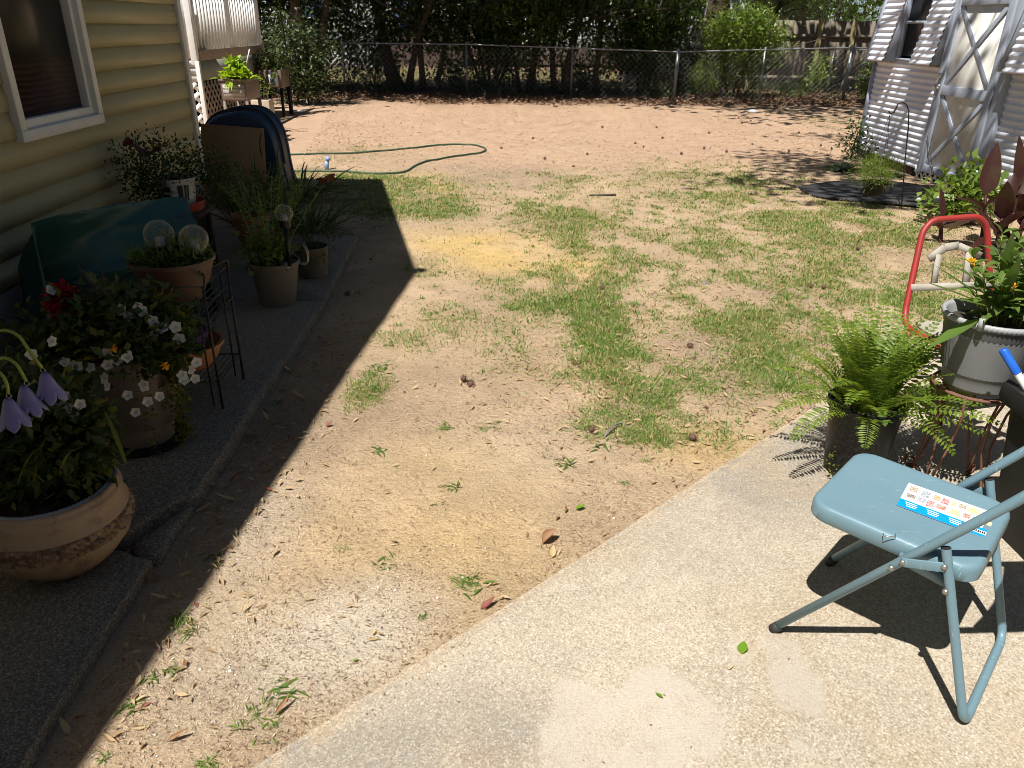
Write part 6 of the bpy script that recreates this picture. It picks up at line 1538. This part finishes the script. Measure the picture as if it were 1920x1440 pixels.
# ------------------------------------------------------------------ weed tufts
protos = []
for v in range(7):
    t = thing('weed', 'small green weed tuft rooted in the bare sandy dirt', 'weed', (0, 0, -5), group='weed tufts on the bare dirt')
    b = MB(); thin = v % 2
    for i in range(int(rng.integers(14, 24)) + 12 * thin):
        a = rng.random() * 6.3; e_ = rng.uniform(.3, 1.3) if thin else rng.uniform(.05, .8); q = rng.normal(0, .013 + .008 * (v > 3), 2)
        strips(b, [(q[0], q[1], .0)], [(cos(a) * cos(e_), sin(a) * cos(e_), sin(e_))], rng.uniform(.015, .055), rng.uniform(.002, .004) if thin else rng.uniform(.004, .009), rng.uniform(.1, .9), 4, 'strap', .2, rng.normal(0, .3))
    b.build('leaves', M['grass' if thin else 'stemleaf'], t, local=True, smooth=True); protos.append(t)
WE = [(-0.9, 1.52), (-0.85, 1.55), (-0.91, 1.43), (-0.87, 1.7), (-0.9, 2.02), (-0.58, 1.39), (-0.55, 1.47), (-0.91, 1.28), (-0.66, 1.26), (-0.2, 1.76), (-0.08, 1.91), (-0.34, 2.0), (-0.5, 2.08), (0.5, 2.46), (-0.14, 2.44), (-0.9, 1.74), (-0.97, 3.13), (1.1, 4.5), (-0.57, 3.55), (.0, 2.9), (.45, 2.75), (.3, 2.6), (-.2, 2.9), (-.45, 2.7), (.62, 2.62), (-.055, 1.9)]
for i, (x, y) in enumerate(WE):
    o = protos[i] if i < 7 else copy_tree(protos[i % 7])
    o.location = (x, y, float(gh(x, y))); o.rotation_euler = (0, 0, rng.random() * 6.3); s = rng.uniform(.5, 1.35); o.scale = (s, s, s)
# ------------------------------------------------------------------ cones
b = MB()
for i in range(60):
    t = (i + .5) / 60; a = i * 2.39996; r_ = .017 * sin(pi * t) ** .7; p = np.array((r_ * cos(a) * .8, r_ * sin(a) * .8, .034 * t + .001))
    strips(b, [p], [(cos(a), sin(a), .7)], .009, .009, .2, 1, 'petal')
b.ball((0, 0, .018), .013, 8, 6)
cone0 = b.build('pine_cone', M['cone'], label='small brown cone lying on the dirt of the yard', cat='pine cone', group='cones scattered over the yard')
CO = [(-0.14, 3.39), (-.11, 3.36), (0.42, 2.86), (0.83, 2.8), (2.15, 4.9), (2.22, 4.88), (0.74, 4.81), (-0.92, 4.68), (2.62, 10.78), (4.42, 12.24), (3.05, 11.3), (3.33, 11.07), (3.94, 11.91), (2.66, 12.41), (4.57, 14.58), (2.15, 11.89), (5.17, 13.27), (4.23, 11.13), (1.08, 3.85), (2.89, 5.86), (3.11, 18.25), (0.68, 10.2), (1.91, 13.7), (3.61, 13.14), (4.92, 11.7)]
for i in range(8): CO.append((rng.uniform(0, 5.5), rng.uniform(9.5, 17)))
for i, (x, y) in enumerate(CO):
    o = cone0 if i == 0 else cone0.copy()
    if i: COL.objects.link(o)
    o.location = (x, y, float(gh(x, y)) + .008); o.rotation_euler = (rng.uniform(.6, 1.6), 0, rng.random() * 6.3); s = rng.uniform(.9, 1.25); o.scale = (s, s, s)
# ------------------------------------------------------------------ single leaves, twig, stone
def leaf1(px_, py_, z, L, W, mt, label, az=None, droop=-.3, fold=.3, name='fallen_leaf'):
    p = on_z(px_, py_, z); a = rng.random() * 6.3 if az is None else az
    if z == 0: p[2] = float(gh(p[0], p[1])) + .006
    t = MB(); d = np.array((cos(a), sin(a), .05)); strips(t, [p - d * L / 2 + (0, 0, .002)], [d], L, W, droop, 5, 'broad', fold, rng.normal(0, .2))
    t.build(name, M[mt], smooth=True, label=label, cat='leaf')
leaf1(1393, 1216, PZ0 + .003, .045, .028, 'freshleaf', 'green leaf lying on the concrete left of the blue chair leg', 1.2, -.1)
leaf1(1235, 1306, PZ0 + .003, .022, .012, 'freshleaf', 'tiny yellow green leaf on the pale concrete patch', 2.6)
leaf1(1370, 1253, PZ0 + .003, .018, .006, 'paleleaf', 'tiny tan leaf scrap on the concrete below the green leaf', .5)
leaf1(1030, 1017, 0, .062, .034, 'curled', 'curled brown leaf on the dirt at the patio edge', .6, -.5, .9)
leaf1(1036, 1040, 0, .045, .022, 'paleleaf', 'pale leaf below the curled brown leaf at the patio edge', 1.4)
leaf1(1088, 958, 0, .036, .024, 'freshleaf', 'bright green leaf on the dirt near the patio edge', .2)
leaf1(1062, 962, 0, .018, .012, 'freshleaf', 'small green leaf beside the bright green leaf on the dirt', .9)
leaf1(915, 1135, 0, .05, .02, 'redleaf', 'dark red leaf on the dirt touching the patio edge', .5, -.5)
leaf1(125, 1372, 0, .055, .016, 'paleleaf', 'long dry leaf in the shade by the nearest walkway slab', 2.4)
leaf1(350, 1083, 0, .05, .014, 'paleleaf', 'narrow dry leaf in the shade beside the cracked slab', .2)
leaf1(335, 1385, 0, .05, .011, 'curled', 'brown curled leaf on the sunlit dirt nearest the camera', .3, -.5, .8)
leaf1(530, 1325, 0, .05, .012, 'curled', 'dark curled leaf near the lower patio edge', .9, -.5, .8)
leaf1(700, 1183, 0, .018, .01, 'paleleaf', 'small tan leaf on the pale gravelly dirt', 1.1)
leaf1(666, 1235, 0, .016, .008, 'freshleaf', 'small green leaf on the pale gravelly dirt', .1)
leaf1(617, 802, 0, .03, .018, 'redleaf', 'reddish leaf on the dirt by the edge of the house shade', .3)
for k, (px_, py_) in enumerate(((285, 1090), (300, 1130), (410, 870), (440, 900), (425, 940), (385, 960), (470, 820), (500, 790), (540, 700), (600, 640), (560, 750), (400, 915))):
    leaf1(px_, py_, 0, rng.uniform(.04, .075), rng.uniform(.014, .024), 'paleleaf' if k % 3 else 'curled', ('dry tan leaf lying in the shade %s' % ('just below the cracked slab corner', 'above the narrow dry leaf', 'left of the ribbed pot', 'in the leaf pile right of the crack', 'in the leaf pile under the crack end', 'touching the slab edge at the crack', 'along the slab edge below the wire stand', 'a hand below the wire stand', 'below the tan bucket pot', 'right of the second tan pot', 'left of the sunlit dirt', 'in the gap beside the crack')[k]), None, -.5, .4)
p = [on_z(1132, 822, .012), on_z(1142, 806, .03), on_z(1152, 798, .022), on_z(1166, 793, .014)]
b = MB(); b.tube(p, [.004, .004, .0035, .002], 6); b.tube([p[2], on_z(1160, 792, .03)], [.003, .0015], 5)
b.build('twig', M['twig'], label='grey forked twig on the dirt left of the patio', cat='twig', smooth=True)
c = on_z(1322, 533, .0); MB().ball(c + np.array((0, 0, .004)), .03, 9, 6, (1, 1, .6)).build('stone', M['found'], label='grey stone half sunk in the dirt in the middle of the yard', cat='stone', smooth=True)
c = on_z(1130, 368, .0); MB().tube([c - np.array((.14, 0, 0)), c + np.array((.14, .02, .012))], [.016, .012], 8).build('dark_stick', M['bark2'], label='short dark stick on the dirt in mid yard', cat='stick', smooth=True)
c = on_z(563, 207, .01); MB().box(c, (.28, .16, .015), .3).build('paper_scrap', M['litterwhite'], label='white scrap lying on the leafy ground by the porch', cat='scrap')
c = on_z(1412, 211, .01)
MB().ball(c + np.array((0, 0, .02)), .12, 10, 6, (1, 1, .35)).build('pale_stone', M['stucco'], label='flat pale stone in the leaf litter below the flowering bush', cat='stone', smooth=True)
